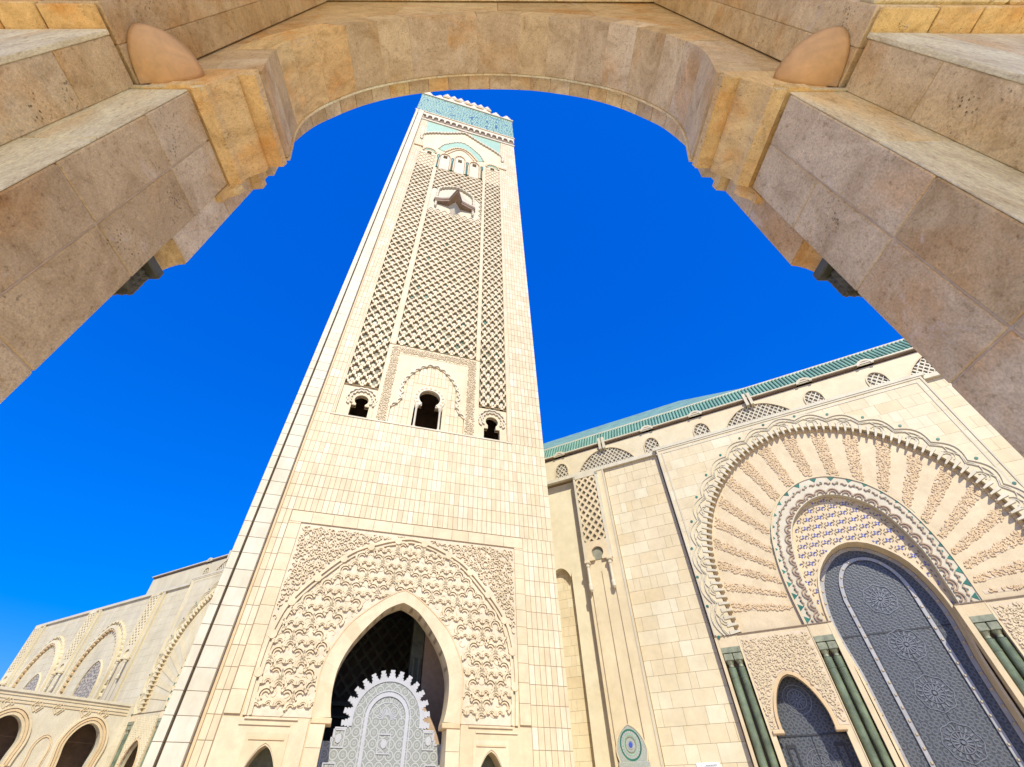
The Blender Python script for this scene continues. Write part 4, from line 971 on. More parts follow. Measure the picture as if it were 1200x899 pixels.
# ---- horseshoe portals
def portal(c, full=True, mt='hallstone', trim='white', k=.987):
    Zk = lambda z: 1.6 + (z - 1.6) * k
    X0 = lambda x: c + x * k
    def A(pts, kk=6, pointed=False): return [(c + x * k, Zk(z)) for x, z in arch(pts, kk, 0, pointed)]
    saw = resample(A([(0, 29.7), (1.6, 29.5), (3.8, 28.75), (6.0, 27.4), (7.85, 25.55), (9.3, 23.4), (10.4, 20.7), (10.85, 18.0), (10.85, 15.5), (10.7, 12.55)]), 161)
    r_out = resample(A([(0, 24.25), (1.7, 23.87), (3.5, 22.6), (4.85, 20.4), (5.45, 17.8), (5.62, 15.3), (5.55, 12.55)]), 121)
    r_in = resample(A([(0, 22.47), (1.5, 22.05), (2.9, 20.85), (3.75, 19.1), (4.28, 16.5), (4.3, 14.2), (4.22, 12.55)]), 121)
    dr = [(0, 18.26), (1.2, 17.95), (2.3, 17.08), (3.1, 15.95), (3.6, 14.3), (3.80, 12.6), (3.68, 10.6), (3.52, 8.5), (3.5, 0)]
    door_p = A(dr, 6)
    zb, zt = Zk(12.53), Zk(31.5)
    P = hall
    # frame slab
    m = MB(); m.plate([(X0(-12.45), zb), (saw[0][0], zb)] + saw[::2] + [(saw[-1][0], zb), (X0(12.45), zb), (X0(12.45), zt), (X0(-12.45), zt)], -.58, .03); P = m.obj('portal_frame', mt, P)
    lobes_o = offset(saw, 2.0)
    # facing blocks on the frame, outside the scalloped band
    rg = random.Random(int(c * 10)); mb = MB(); poly = offset(saw, .12) 
    poly = [(poly[0][0], 0)] + poly + [(poly[-1][0], 0)]
    z = zb + .05; band_pts = offset(saw[::2], .02)
    while z < zt - .1:
        h = 1.13; x = X0(-12.4)
        while x < X0(12.4):
            wd = rg.choice((1.0, 1.4, 1.8, .7)); x1 = min(X0(12.4), x + wd); z1 = min(zt - .05, z + h)
            n_in = sum(in_poly(poly, x + (x1 - x) * a / 3, z + (z1 - z) * b / 3) for a in range(4) for b in range(4))
            if n_in == 0: mb.box(x + .008, x1 - .008, -.60 + rg.uniform(-.004, .004), -.58, z + .008, z1 - .008)
            x = x1
        z += h
    # remove what would cross the band: the band slab sits proud of it
    mb.obj('portal_blocks', mt, P, stuff=True)
    m = MB(); m.band(band_pts, offset(saw[::2], 1.52), -.63, -.575); m.obj('scallop_ground', mt, P)
    # scalloped interlace
    m = MB()
    n = round(plen(saw) / 2.35)
    for pitch, off_, dep, wd, ph in ((2.35, .86, .52, .07, 0), (2.35, .50, .52, .06, 0), (1.17, .62, .26, .05, 0)):
        if wd == 0: continue
        base = offset(saw, off_); q = scallop(base, plen(base) / (n * round(2.35 / pitch)), dep, 8); ribbon(m, q, wd, -.72, -.63)
    for i in range(n):                              # fans of nested arcs
        t = (i + .5) / n; a = evalp(saw, t); b = evalp(saw, min(1, t + .01)); d = math.dist(a, b) or 1; nx, nz = -(b[1] - a[1]) / d, (b[0] - a[0]) / d; tx, tz = (b[0] - a[0]) / d, (b[1] - a[1]) / d
        for rr_ in (.26, .46):
            q = [(a[0] + nx * (.30 + rr_ * math.sin(u)) + tx * rr_ * math.cos(u) * -1, a[1] + nz * (.30 + rr_ * math.sin(u)) - tz * rr_ * math.cos(u)) for u in [math.pi * j / 7 for j in range(8)]]
            ribbon(m, q, .06, -.70, -.63)
    m.obj('scallop_ribs', trim, P, stuff=True)
    m = MB(); o2 = offset(saw, 1.36)
    for i in range(n + 1):
        a = evalp(o2, i / n); 
        m.plate([(a[0] + .12 * math.cos(b), a[1] + .12 * math.sin(b)) for b in [math.pi * 2 * j / 8 for j in range(8)]], -.68, -.62)
    m.pieces('green_stud', 'teal', P)
    # toothed edge
    nt_ = round(plen(saw) / .56); rs_ = resample(offset(saw, -.05), nt_ * 2 + 1); ro_ = resample(offset(saw, .42), nt_ * 2 + 1); rin_ = resample(offset(saw, -.42), nt_ * 2 + 1)
    m = MB()
    for i in range(nt_):
        a, b = 2 * i, 2 * i + 1
        
        q0, q1 = rin_[a], rin_[b]; w0 = tuple(q0[e] + .28 * (q1[e] - q0[e]) for e in (0, 1)); w1 = tuple(q0[e] + .72 * (q1[e] - q0[e]) for e in (0, 1))
        m.band([w0, w1], [ro_[a], ro_[b]], -.70, -.18)
    m.obj('arch_teeth', 'white' if full else trim, P, stuff=True)
    m = MB(); m.band(offset(saw[::2], -.34), offset(saw[::2], -.04), -.3, .02); m.obj('teeth_shade_band', 'gold', P)
    # stripe field
    m = MB(); m.band(resample(r_out, 81), resample(offset(saw, -.02), 81), -.18, .03); m.obj('stripe_field', mt if not full else 'cream', P)
    cx0, cz0 = X0(0), Zk(13.0)
    def hit(path, ang):
        best = None
        for a, b in zip(path, path[1:]):
            a1 = math.atan2(a[1] - cz0, a[0] - cx0); b1 = math.atan2(b[1] - cz0, b[0] - cx0)
            if (a1 - ang) * (b1 - ang) <= 0 and abs(a1 - b1) < 1:
                f = (a1 - ang) / ((a1 - b1) or 1); return (a[0] + (b[0] - a[0]) * f, a[1] + (b[1] - a[1]) * f)
    for i in range(21):
        an = R(0.6 + 8.94 * i); pa = []
        hw = R(2.15)
        for q in (an + hw, an - hw):
            if q < 0: q = .001
            if q > math.pi: q = math.pi - .001
            pa.append((hit(offset(r_out, .25), q), hit(offset(saw, -.55), q)))
        if not all(pa[0]) or not all(pa[1]): continue
        (i0, o0), (i1, o1) = pa
        nv_ = max(3, round(math.dist(i0, o0) / .30))
        m = MB()
        def mp(u, v, i0=i0, o0=o0, i1=i1, o1=o1, nv_=nv_):
            f, g_ = v / nv_, u / 3
            a = (i0[0] + (o0[0] - i0[0]) * f, i0[1] + (o0[1] - i0[1]) * f); b = (i1[0] + (o1[0] - i1[0]) * f, i1[1] + (o1[1] - i1[1]) * f)
            return (a[0] + (b[0] - a[0]) * g_, a[1] + (b[1] - a[1]) * g_)
        if full:
            sp = [i0, o0, o1, i1]
            curls(m, 0, lambda x, z, sp=sp: in_poly(sp, x, z), min(q[0] for q in sp), max(q[0] for q in sp), min(q[1] for q in sp), max(q[1] for q in sp), .16, -.26, -.179, .085)
            curls(m, 0, lambda x, z, sp=sp: in_poly(sp, x, z), min(q[0] for q in sp), max(q[0] for q in sp), min(q[1] for q in sp), max(q[1] for q in sp), .13, -.25, -.179, .08, random.Random(i))
            q2 = [tuple(a + (b - a) * .03 for a, b in zip(e, sp[(e_ + 2) % 4])) for e_, e in enumerate(sp)]
            mq = MB(); mq.plate(q2, -.195, -.18); mq.obj('stripe_ground', 'carvebed', P)
        else: lattice(m, 3, nv_, mp, -.25, -.19, shapes=cell_shapes(.3, .62, 2))
        m.obj('carved_stripe', 'gold' if full else trim, P, stuff=True)
    # inner ring
    m = MB(); m.band(r_in, r_out, -.34, .2); m.obj('inner_ring', trim, P)
    m = MB(); m.band(offset(r_out, -.02), offset(r_out, .10), -.42, -.3); m.obj('ring_bead', 'cream', P)
    n = 27; m = MB(); mg = MB()
    for i in range(n):
        t = (i + .5) / n; a = evalp(r_in, t); b = evalp(r_out, t); a2 = evalp(r_in, min(1, t + .005)); d = math.dist(a, a2) or 1
        tx, tz = (a2[0] - a[0]) / d, (a2[1] - a[1]) / d; nx, nz = -tz, tx; W = math.dist(a, b)
        for rr_ in (.22, .42):
            ribbon(m, [(a[0] + nx * (.10 + rr_ * math.sin(u)) - tx * rr_ * math.cos(u) * 1.0, a[1] + nz * (.10 + rr_ * math.sin(u)) - tz * rr_ * math.cos(u)) for u in [math.pi * j / 6 for j in range(7)]], .09, -.44, -.34)
        for s_ in (-1, 1):
            ribbon(m, [(a[0] + nx * q + tx * s_ * p, a[1] + nz * q + tz * s_ * p) for p, q in ((.08, W * .62), (.22, W * .55), (.36, W * .62), (.5, W * .60))], .08, -.44, -.34)
        q0 = [( -.26, W - .12), (.26, W - .12), (.0, W - .46)]
        mg.plate([(a[0] + nx * q + tx * p, a[1] + nz * q + tz * p) for p, q in q0], -.37, -.33)
        mg.plate([(a[0] + nx * (W * .66 + .09 * math.cos(b_)) + tx * .09 * math.sin(b_) + tx * .42, a[1] + nz * (W * .66 + .09 * math.cos(b_)) + tz * .09 * math.sin(b_) + tz * .42) for b_ in [0, 1.3, 2.5, 3.8, 5.0]], -.37, -.33)
    m.obj('ring_ribs', 'ringbrown' if full else trim, P, stuff=True); mg.obj('ring_inlay', 'teal', P, stuff=True)
    # tiled field round the door
    m = MB(); dp = [q for q in door_p if q[1] > zb]
    m.plate([(r_in[0][0] , zb), (dp[0][0], zb)] + dp + [(dp[-1][0], zb), (r_in[-1][0], zb)] + r_in[::-1][::2], .22, .3); m.obj('door_field', 'cream' if full else mt, P)
    if full:
        mo = MB(); mbl = MB(); pol = [q for q in offset(r_in, -.15)] + [q for q in offset(dp, .2)][::-1]
        for i in range(-8, 9):
            for j in range(0, 17):
                x = X0(0) + (i + .5 * (j % 2)) * .9; z = zb + .25 + j * .72
                for r_ in range(6):
                    a = r_ * math.pi / 3 + .5
                    p0 = (x + .12 * math.cos(a), z + .12 * math.sin(a)); p1 = (x + .30 * math.cos(a + .15), z + .30 * math.sin(a + .15))
                    if in_poly(pol, *p1) and in_poly(pol, *p0): ribbon(mo, [p0, p1], .055, .17, .22)
                for a in (.3, 2.0, 3.6, 5.1):
                    p0 = (x + .45 + .13 * math.cos(a), z + .13 * math.sin(a)); 
                    if in_poly(pol, *p0):
                        for e_ in (-.04, .04): ribbon(mbl, [(p0[0] - .055 * math.sin(a) + e_ * math.cos(a), p0[1] + .055 * math.cos(a) + e_ * math.sin(a)), (p0[0] + .055 * math.sin(a) + e_ * math.cos(a), p0[1] - .055 * math.cos(a) + e_ * math.sin(a))], .04, .185, .22)
        mo.obj('field_stars', 'niche', P, stuff=True); mbl.obj('field_inlay', 'blue', P, stuff=True)
    # door rim and leaf
    rim = resample(door_p, 61)
    m = MB(); m.band(rim, offset(rim, .14), .05 if full else .0, 1.2); m.obj('door_rim', 'cream', P)
    yl = 1.25
    pass
    m = MB(); m.plate([(rim[0][0], 0)] + rim + [(rim[-1][0], 0)], yl, yl + .12); d = m.obj('door', 'doormetal', hall, label='huge round headed door of chased metal with riveted straps')
    kd = 1.028
    Zd = lambda z: 1.6 + (Zk(z) - 1.6) * kd
    st = arch([(0, 16.75), (1.0, 16.45), (1.75, 15.5), (2.1, 14.2), (2.15, 12.5), (2.13, 0.2)], 5, 0)
    st = [(X0(x) * kd, Zd(z) if z > 1 else z) for x, z in st]; ot = [(q[0], q[1]) for q in offset(rim, -.22)]
    m = MB(); m.band(offset(st, -.12), offset(st, .16), yl - .05, yl); m.obj('strap', 'strap', d)
    m = MB(); m.band(offset(st, .16), offset(st, .19), yl - .09, yl); m.band(offset(st, -.15), offset(st, -.12), yl - .09, yl); m.obj('strap_edge', 'ink', d)
    m = MB(); m.band(offset(rim, -.30), offset(rim, -.02), yl - .04, yl); m.obj('edge_strap', 'strap', d)
    m = MB(); m.box(X0(-3.6), X0(3.95), yl - .03, yl + .005, Zd(11.5) - .05, Zd(11.5) + .05); xm = X0(0) * kd; m.box(xm - .02, xm + .02, yl - .03, yl + .005, 0, Zd(11.5)); m.obj('leaf_joint', 'ink', d)
    for path, sp_ in ((st, .72), (offset(rim, -.16), .9)):
        nn = int(plen(path) / sp_)
        base = MB(); base.add([(-.075, 0, -.075), (.075, 0, -.075), (.075, 0, .075), (-.075, 0, .075), (-.045, -.07, -.045), (.045, -.07, -.045), (.045, -.07, .045), (-.045, -.07, .045)], [(0, 1, 5, 4), (1, 2, 6, 5), (2, 3, 7, 6), (3, 0, 4, 7), (4, 5, 6, 7)])
        me = bpy.data.meshes.new('stud'); me.from_pydata(base.v, [], base.f); me.materials.append(M['goldmetal'])
        for i in range(nn):
            q = evalp(resample(path, 200), (i + .5) / nn)
            if q[1] > 2.5: link('stud', me, d, loc=(q[0], yl - .05, q[1]))
    for (rx_, rz__) in ((0, 13.7), (0, 10.6), (0, 7.7), (0, 5.1)):
        x, z = X0(rx_) * kd, Zd(rz__); m = MB()
        for i in range(16):
            a = 2 * math.pi * i / 16 + .1
            for (r1, r2, wd) in ((.18, .52, .07), (.62, .86, .09)):
                ribbon(m, [(x + r1 * math.cos(a), z + r1 * math.sin(a)), (x + r2 * math.cos(a), z + r2 * math.sin(a))], wd, yl - .04, yl)
        cc = [(x + .56 * math.cos(R(a)), z + .56 * math.sin(R(a))) for a in range(0, 361, 15)]; ribbon(m, cc, .04, yl - .05, yl)
        cc = [(x + 1.02 * math.cos(R(a)) * (1 + .05 * math.cos(R(a * 8))), z + 1.02 * math.sin(R(a)) * (1 + .05 * math.cos(R(a * 8)))) for a in range(0, 361, 10)]; ribbon(m, cc, .05, yl - .04, yl)
        m.plate([(x + .10 * math.cos(R(a)), z + .10 * math.sin(R(a))) for a in range(0, 360, 45)], yl - .1, yl); m.obj('rosette', 'rosette', d)
    # ---- lower storey
    m = MB(); m.box(X0(-12.45), X0(12.45), -.62, .03, zb - .02, zb + .10) ; 
    q = MB(); dl = [(-1, -12.45, -3.85), (1, 3.85, 12.45)]
    for s_, xa, xb in dl: q.box(X0(xa), X0(xb), -.64, .03, zb - .03, zb + .03)
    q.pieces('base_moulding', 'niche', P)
    for s_ in (-1, 1):
        xs = sorted((X0(s_ * 12.45), X0(s_ * 12.25)))
        sc = X0(s_ * 8.2)
        # piers between columns and carved wall with small doorway
        m = MB(); a, b = sorted((X0(s_ * 10.72), X0(s_ * 5.55)))
        so_ = A([(0, 9.48), (.45, 9.3), (.95, 8.75), (1.35, 8.0), (1.62, 7.1), (1.66, 6.15)], 4, True); so_ = [(x - c + sc, z) for x, z in so_]
        zl = Zk(6.12)
        m.plate([(a, 0), (sc - 2.2 * k, 0), (sc - 2.2 * k, zl), (so_[0][0], zl)] + so_ + [(so_[-1][0], zl), (sc + 2.2 * k, zl), (sc + 2.2 * k, 0), (b, 0), (b, zb - .03), (a, zb - .03)], -.55, .1); m.obj('side_wall', 'cream' if full else mt, P)
        hp = offset(so_, .3)
        m = MB()
        if full:
            fin = lambda x, z, hp=hp, a=a, b=b: a + .12 < x < b - .12 and Zk(6.35) < z < Zk(12.2) and not in_poly([(hp[0][0], 0)] + hp + [(hp[-1][0], 0)], x, z)
            curls(m, 0, fin, a + .15, b - .15, Zk(6.4), Zk(12.2), .19, -.64, -.551, .085)
            curls(m, 0, fin, a + .15, b - .15, Zk(6.4), Zk(12.2), .16, -.62, -.551, .08, random.Random(9))
            mq = MB(); mq.plate([(a + .12, Zk(6.3)), (hp[0][0], Zk(6.3))] + [q for q in hp if q[1] > Zk(6.3)] + [(hp[-1][0], Zk(6.3)), (b - .12, Zk(6.3)), (b - .12, Zk(12.25)), (a + .12, Zk(12.25))], -.57, -.552); mq.obj('carving_ground', 'carvebed', P)
        else: lattice_rect(m, a + .12, b - .12, Zk(6.4), Zk(12.2), .36, .42, -.62, -.55, shapes=cell_shapes(.2, .55, 2), skip=lambda x, z, hp=hp: in_poly([(hp[0][0], 0)] + hp + [(hp[-1][0], 0)], x, z))
        m.obj('carved_wall', 'cream' if full else trim, P, stuff=True)
        m = MB(); m.band(so_, offset(so_, .18), -.68, -.3); m.obj('side_arch_moulding', 'gold', P)
        for u_ in (-1, 1):
            a2, b2 = sorted((sc + u_ * 1.6 * k, sc + u_ * 2.35 * k)); m = MB(); m.cbox(a2, b2, -.70, .2, zl - .12, zl + .14, .05); m.obj('side_impost', 'gold', P)
        if full or s_ > 0:
            pass
            m = MB(); m.plate([(sc - 2.25 * k, 0), (sc + 2.25 * k, 0), (sc + 2.25 * k, Zk(9.9)), (sc - 2.25 * k, Zk(9.9))], .75, .85); dd = m.obj('door', 'doormetal', hall, label='smaller door of chased metal under a pointed arch')
            m = MB(); m.box(sc - 2.25, sc + 2.2, .70, .76, Zk(5.98) - .04, Zk(5.98) + .04); m.box(sc - .02, sc + .02, .7, .76, 0, Zk(5.9)); m.obj('leaf_joint', 'ink', dd)
            for u_ in (-1, 1):
                m = MB(); m.plate(rect(sc + u_ * 1.5 - .3, sc + u_ * 1.5 + .3, 1.0, Zk(5.5)), .68, .75, holes=[rect(sc + u_ * 1.5 - .18, sc + u_ * 1.5 + .18, 1.2, Zk(5.3))]); m.obj('panel_border', 'ink', dd)
            for rz__ in (8.1, 4.3):
                x, z = sc, Zk(rz__); m = MB()
                for i in range(14):
                    a_ = 2 * math.pi * i / 14; ribbon(m, [(x + .15 * math.cos(a_), z + .15 * math.sin(a_)), (x + .5 * math.cos(a_), z + .5 * math.sin(a_))], .05, .72, .76)
                for r__ in (.6, .9): ribbon(m, [(x + r__ * math.cos(R(q_)), z + r__ * math.sin(R(q_))) for q_ in range(0, 361, 15)], .05, .72, .76)
                m.plate([(x + .08 * math.cos(R(q_)), z + .08 * math.sin(R(q_))) for q_ in range(0, 360, 60)], .66, .76); m.obj('rosette', 'rosette', dd)
        # paired green columns in tall niches
        for (xa, xb) in ((12.22, 10.78), (5.48, 4.16)):
            a, b = sorted((X0(s_ * xa), X0(s_ * xb)))
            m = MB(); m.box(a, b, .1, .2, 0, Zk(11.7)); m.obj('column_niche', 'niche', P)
            m = MB(); m.box(a, b, -.62, .1, Zk(11.3), Zk(11.68)); m.obj('column_lintel', 'capital', P)
            m = MB(); m.box(a, b, -.58, .1, Zk(11.69), zb - .04); m.obj('over_lintel', 'cream', P)
            wq = (b - a) / 2
            for i in (0, 1):
                x = a + wq * (i + .5)
                m = MB(); m.cbox(x - wq / 2 + .02, x + wq / 2 - .02, -.58, .05, Zk(10.75), Zk(11.28), .05); m.lathe(x, -.25, [(.16, Zk(10.3)), (.2, Zk(10.35)), (.18, Zk(10.5)), (.30, Zk(10.74))], 12); m.obj('capital', 'capital', P)
                m = MB(); m.lathe(x, -.25, [(.27, 0.9), (.27, Zk(10.3))], 16); m.lathe(x, -.25, [(.29, Zk(9.6)), (.29, Zk(9.68))], 16); m.obj('column', 'column', P, smooth=False)
                m = MB(); m.cbox(x - .32, x + .32, -.58, .05, 0, .9, .04); m.obj('column_base', 'capital', P)
        for (xa, xb) in ((12.45, 12.23), (10.77, 10.72), (5.55, 5.49), (4.15, 3.80)):
            a, b = sorted((X0(s_ * xa), X0(s_ * xb))); m = MB(); m.box(a, b, -.60, .12, 0, zb - .035); m.obj('pier_strip', 'cream', P)
    # double line round the frame
    m = MB()
    for dx, y in ((12.40, -.66), (11.95, -.64)):
        for s_ in (-1, 1): a, b = sorted((X0(s_ * dx), X0(s_ * (dx - .16)))); m.box(a, b, y, -.58, zb + .1, zt - (12.45 - dx) * .9)
        m.box(X0(-dx), X0(dx), y + .002, -.58, zt - .16 - (12.45 - dx) * .9, zt - (12.45 - dx) * .9)
    m.pieces('frame_line', trim, P)
    m = MB(); m.box(X0(-12.7), X0(12.7), -.7, .1, zt + .001, zt + .32); m.obj('frame_coping', 'white', P)
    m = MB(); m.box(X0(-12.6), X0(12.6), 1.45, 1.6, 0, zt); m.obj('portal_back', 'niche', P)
portal(8.83)
portal(-71.3 * .99, False, 'hallgrey', 'greytrim', 1.0)

# ---- lattice pilasters with little horseshoe balcony columns
def pilaster(c, mt, trim, detail=True):
    y0 = -.28
    m = MB(); m.plate([(c - 1.95, 0), (c + 2.1, 0), (c + 2.1, 30.75), (c - 1.95, 30.75)], -.0, .03) if False else m.box(c - 1.55, c + 2.15, y0, .03, 0, 31.0)
    m.obj('pilaster', mt, hall)
    zt_ = 30.3
    m = MB(); x0, x1 = c - 1.25, c + 1.1
    lattice_rect(m, x0, x1, 22.6, zt_, .78, 1.0, y0 - .26, y0 - .06, shapes=cell_shapes(.16, .62, 4)); m.obj('lattice_panel', trim, hall, stuff=True)
    m = MB(); m.box(x0, x1, y0 - .06, y0, 20.7, zt_); m.obj('panel_ground', 'shaded_lattice_bed' if detail else trim, hall)
    m = MB(); m.box(x0 - .25, x0 - .001, y0 - .3, y0, 20.6, 30.7); m.box(x1 + .001, x1 + .3, y0 - .3, y0, 20.6, 30.7); m.box(x0 - .25, x1 + .3, y0 - .3, y0, zt_ + .001, 30.9); m.pieces('panel_border', 'white' if detail else trim, hall)
    hs = horseshoe(c - .05, 21.35, .62)
    m = MB(); m.plate([(x0, 20.62), (hs[0][0], 20.62)] + hs + [(hs[-1][0], 20.62), (x1, 20.62), (x1, 22.6), (x0, 22.6)], y0 - .29, y0); m.obj('horseshoe', 'cream' if detail else trim, hall)
    for x in (x0 + .02, x1 - .02):
        m = MB(); m.cbox(x - .26, x + .26, y0 - .62, y0, 20.3, 20.6, .05); m.obj('column_cap', 'cream', hall)
        m = MB(); m.lathe(x, y0 - .38, [(.05, 17.55), (.20, 17.75), (.22, 18.2), (.14, 18.35), (.14, 19.9), (.2, 20.0), (.2, 20.15), (.15, 20.2), (.22, 20.3)], 14); m.obj('hanging_column', 'white', hall)
    m = MB()
    for x in (x0 + .0, c - .0, x1 + .0): m.box(x - .03, x + .03, y0 - .03, y0, 5.4 if x == c else 3, 19.5)
    m.pieces('pilaster_seam', 'niche', hall)
    m = MB(); m.box(c + 2.0, c + 2.16, y0 - .06, y0, 0, 31.0); m.obj('pilaster_edge', 'white', hall)
pilaster(-11.9, 'hallstone', 'cream')
for c in (-92.6, -112.0, -132.0): pilaster(c, 'hallgrey', 'greytrim', False)
# recessed bay left of the first pilaster, blind arch and shaft
m = MB(); m.box(-58.7, -13.45, 1.25, 1.55, 0, 30.9); m.obj('main_wall', 'joint', hall)
q = arch([(0, 20.95), (.6, 20.7), (1.1, 19.9), (1.25, 18.6), (1.25, 0)], 5, -16.6)
m = MB(); m.plate([(-24, 0), (q[0][0], 0)] + q + [(q[-1][0], 0), (-13.46, 0), (-13.46, 30.8), (-24, 30.8)], .55, 1.19)
m.obj('bay_wall', 'hallstone', hall)

# west bays: pointed arches with small doors
def west_bay(c):
    o = resample(arch([(0, 26.4), (1.6, 25.9), (3.4, 24.5), (4.9, 22.5), (5.7, 20.2), (5.9, 17.5), (5.8, 14.3)], 6, c), 81)
    m = MB(); m.band(o, offset(o, .5), -.55, .0); m.obj('bay_arch', 'greytrim', hall)
    m = MB(); ribbon(m, scallop(offset(o, .95), 1.0, .3, 4), .2, -.35, -.02); m.obj('bay_scallops', 'greytrim', hall)
    m = MB(); n = round(plen(o) / .8); a = resample(offset(o, -.3), 2 * n + 1); b = resample(offset(o, .1), 2 * n + 1)
    for i in range(n): m.band(a[2 * i:2 * i + 2], b[2 * i:2 * i + 2], -.5, 1.0)
    m.obj('bay_teeth', 'gold', hall, stuff=True)
    d = resample(arch([(0, 21.3), (1.2, 20.7), (2.3, 19.2), (2.8, 17.3), (2.8, 14.3)], 5, c + 1.0, True), 41)
    m = MB(); m.plate([(c - 5.9, 14.3), (d[0][0], 14.3)] + d + [(d[-1][0], 14.3), (c + 5.9, 14.3)] + o[::-1], 0.05, .5) if False else m.band(d, offset(d, .15), -.25, 0.02)
    m.obj('blind_door_rim', 'greytrim', hall)
    m = MB(); m.plate([(d[0][0], 14.3)] + d + [(d[-1][0], 14.3)], -.10, -.03); m.obj('blind_door', 'grille', hall)
west_bay(-102.0); west_bay(-121.4)

# ================================================================== WALL FOUNTAIN
fo = thing('wall_fountain', 'pointed wall fountain of green and blue mosaic rings between two wall seams', 'fountain', (21.477, 39.771, 0), R(90 - 118.37))
fa = resample(arch([(0, 7.15), (.5, 6.85), (.95, 6.3), (1.17, 5.6), (1.1, 5.1), (1.0, 4.85)], 5, -11.9, True), 41)
m = MB(); m.plate(fa, -.42, -.29); m.obj('mosaic_niche', 'zellige', fo)
m = MB(); m.band(fa, offset(fa, .07), -.46, -.29); m.obj('rim', 'cream', fo)
for r_, mt in ((.92, 'teal'), (.62, 'greenpanel'), (.48, 'capital'), (.26, 'screenwhite'), (.16, 'blue')):
    m = MB(); c = (-11.92, 5.88)
    path = [(c[0] + r_ * math.cos(R(a)) * .92, c[1] + r_ * math.sin(R(a)) * 1.08) for a in range(0, 360, 12)]
    y = -.43 - (1 - r_) * .03
    if r_ < .2: m.plate(path, y, -.42)
    else: m.band([(c[0] + (x - c[0]) * .88, c[1] + (z - c[1]) * .88) for x, z in path], path, y, -.42, closed=True)
    m.obj('mosaic_ring', mt, fo)
m = MB()
for i in range(26):
    a = 2 * math.pi * i / 26; c = (-11.92, 5.88); ribbon(m, [(c[0] + .66 * math.cos(a) * .92, c[1] + .66 * math.sin(a) * 1.08), (c[0] + .80 * math.cos(a) * .92, c[1] + .80 * math.sin(a) * 1.08)], .07, -.445, -.42)
m.obj('mosaic_rays', 'screenwhite', fo)
m = MB(); m.cbox(-13.1, -10.7, -.5, -.29, 0.9, 4.85, .03); m.obj('lower_panel', 'zellige', fo)
m = MB(); m.cbox(-13.2, -10.6, -1.3, -.29, .2, .9, .05); m.obj('basin', 'white', fo)

# ================================================================== WALL SIGN
sg = thing('wall_sign', 'small white enamel sign with a line of black script on the marble wall', 'sign', (21.477, 39.771, 0), R(90 - 118.37))
m = MB(); m.cbox(-7.4, -5.75, -.10, -.025, 3.6, 4.64, .02); m.obj('plate', 'signwhite', sg)
m = MB(); rg = random.Random(5)
x = -6.0
for k in range(9):
    wv = [(x - .10 * math.cos(u) * (1 if k % 2 else .6), 4.46 + .04 * math.sin(u)) for u in [i * math.pi / 4 for i in range(5)]]
    ribbon(m, wv, .022, -.104, -.10); x -= .085
ribbon(m, [(-6.85, 4.42), (-6.0, 4.42)], .02, -.104, -.10); ribbon(m, [(-7.1, 4.44), (-7.04, 4.5)], .03, -.104, -.10)
m.obj('script', 'ink', sg)

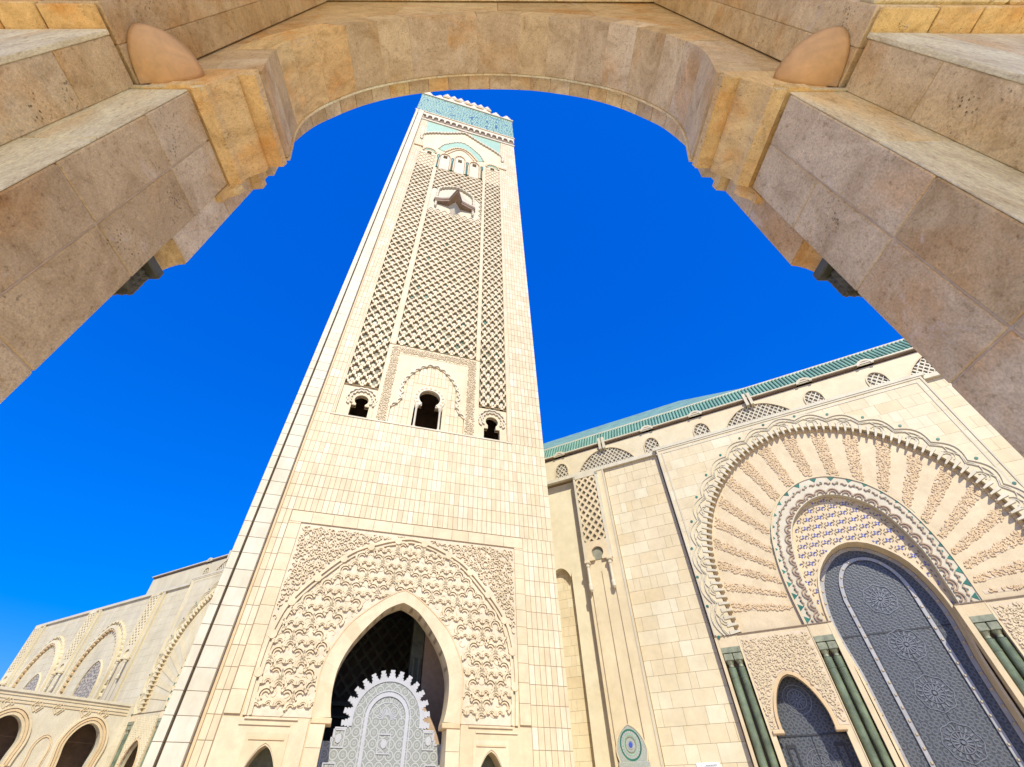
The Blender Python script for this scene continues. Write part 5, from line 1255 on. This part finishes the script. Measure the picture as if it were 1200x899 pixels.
# ================================================================== LEFT ARCADE GALLERY
ga = thing('gallery', 'low pale stone gallery with tall pointed openings and a carved band at the lower left', 'gallery', (-53.49, 80.256, 0), R(90 - 38))
def gar(c): return [(c - 1.9, 0)] + arch([(0, 11.4), (.9, 11.05), (1.6, 10.2), (1.95, 9.0), (1.75, 7.6), (1.65, 6.6)], 5, c) + [(c + 1.9, 0)]
cs = [-3.75, -12.75, -21.75]
poly = [(0.0, 0)]
pl = []
for c in cs[::-1]:
    pl += gar(c)
m = MB(); m.plate([(-28, 0)] + pl + [(0, 0), (0, 14), (-28, 14)], 0, 1.2); m.obj('gallery_wall', 'white', ga)
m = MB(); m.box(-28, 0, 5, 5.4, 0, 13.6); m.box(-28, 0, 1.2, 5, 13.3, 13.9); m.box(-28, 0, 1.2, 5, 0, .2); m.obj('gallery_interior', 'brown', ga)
for c in cs:
    p_ = resample(arch([(0, 11.4), (.9, 11.05), (1.6, 10.2), (1.95, 9.0), (1.75, 7.6), (1.65, 6.6)], 5, c), 41)
    for i, (o0, o1, y) in enumerate(((0.0, .28, -.08), (.34, .60, -.16), (.68, .92, -.24))):
        m = MB(); m.band(offset(p_, o0), offset(p_, o1), y, 0); m.obj('arch_moulding', ('cream', 'gold', 'cream')[i], ga)
    m = MB(); m.cbox(c - 2.1, c - 1.55, -.3, .9, 6.2, 6.6, .05); m.cbox(c + 1.55, c + 2.1, -.3, .9, 6.2, 6.6, .05); m.pieces('arch_impost', 'gold', ga)
    m = MB()
    for a in (-2.0, -1.0, 0.2, 1.3): m.box(c + a, c + a + .25, 1.2, 5, 12.6, 13.3)
    m.plate([(c - 3, 9.5), (c + 3, 9.5), (c + 3, 13.2), (c - 3, 13.2)], 3.0, 3.2, holes=[arch([(0, 12.4), (1.2, 11.9), (2, 10.6), (2.3, 9.55)], 4, c)])
    m.obj('inner_vault', 'niche', ga)
for c in (-8.05, -17.05):
    p_ = resample(arch([(0, 9.55), (.35, 9.4), (.68, 8.9), (.8, 8.2), (.72, 7.4), (.7, 5)], 5, c), 31)
    m = MB(); m.band(p_, offset(p_, .14), -.1, 0); m.obj('niche_rim', 'gold', ga)
    m = MB(); m.band(offset(p_, .24), offset(p_, .32), -.06, 0); m.obj('niche_line', 'cream', ga)
m = MB(); m.box(-28, .1, -.16, .2, 13.72, 14.02); m.obj('coping', 'white', ga)
m = MB()
for z in (13.35, 12.95, 12.6):
    m.box(-28, 0.0, -.09, 0, z, z + .12)
for c in (-3.2, -5.4, -8.6, -11.0, -14.2, -17):
    for s_ in (.0, .32): ribbon(m, [(c - .5 + s_, 12.5), (c + s_, 13.1), (c + .5 + s_, 12.5), (c + s_, 11.9), (c - .5 + s_, 12.5)], .1, -.12, 0)
m.obj('carved_band', 'cream', ga, stuff=True)
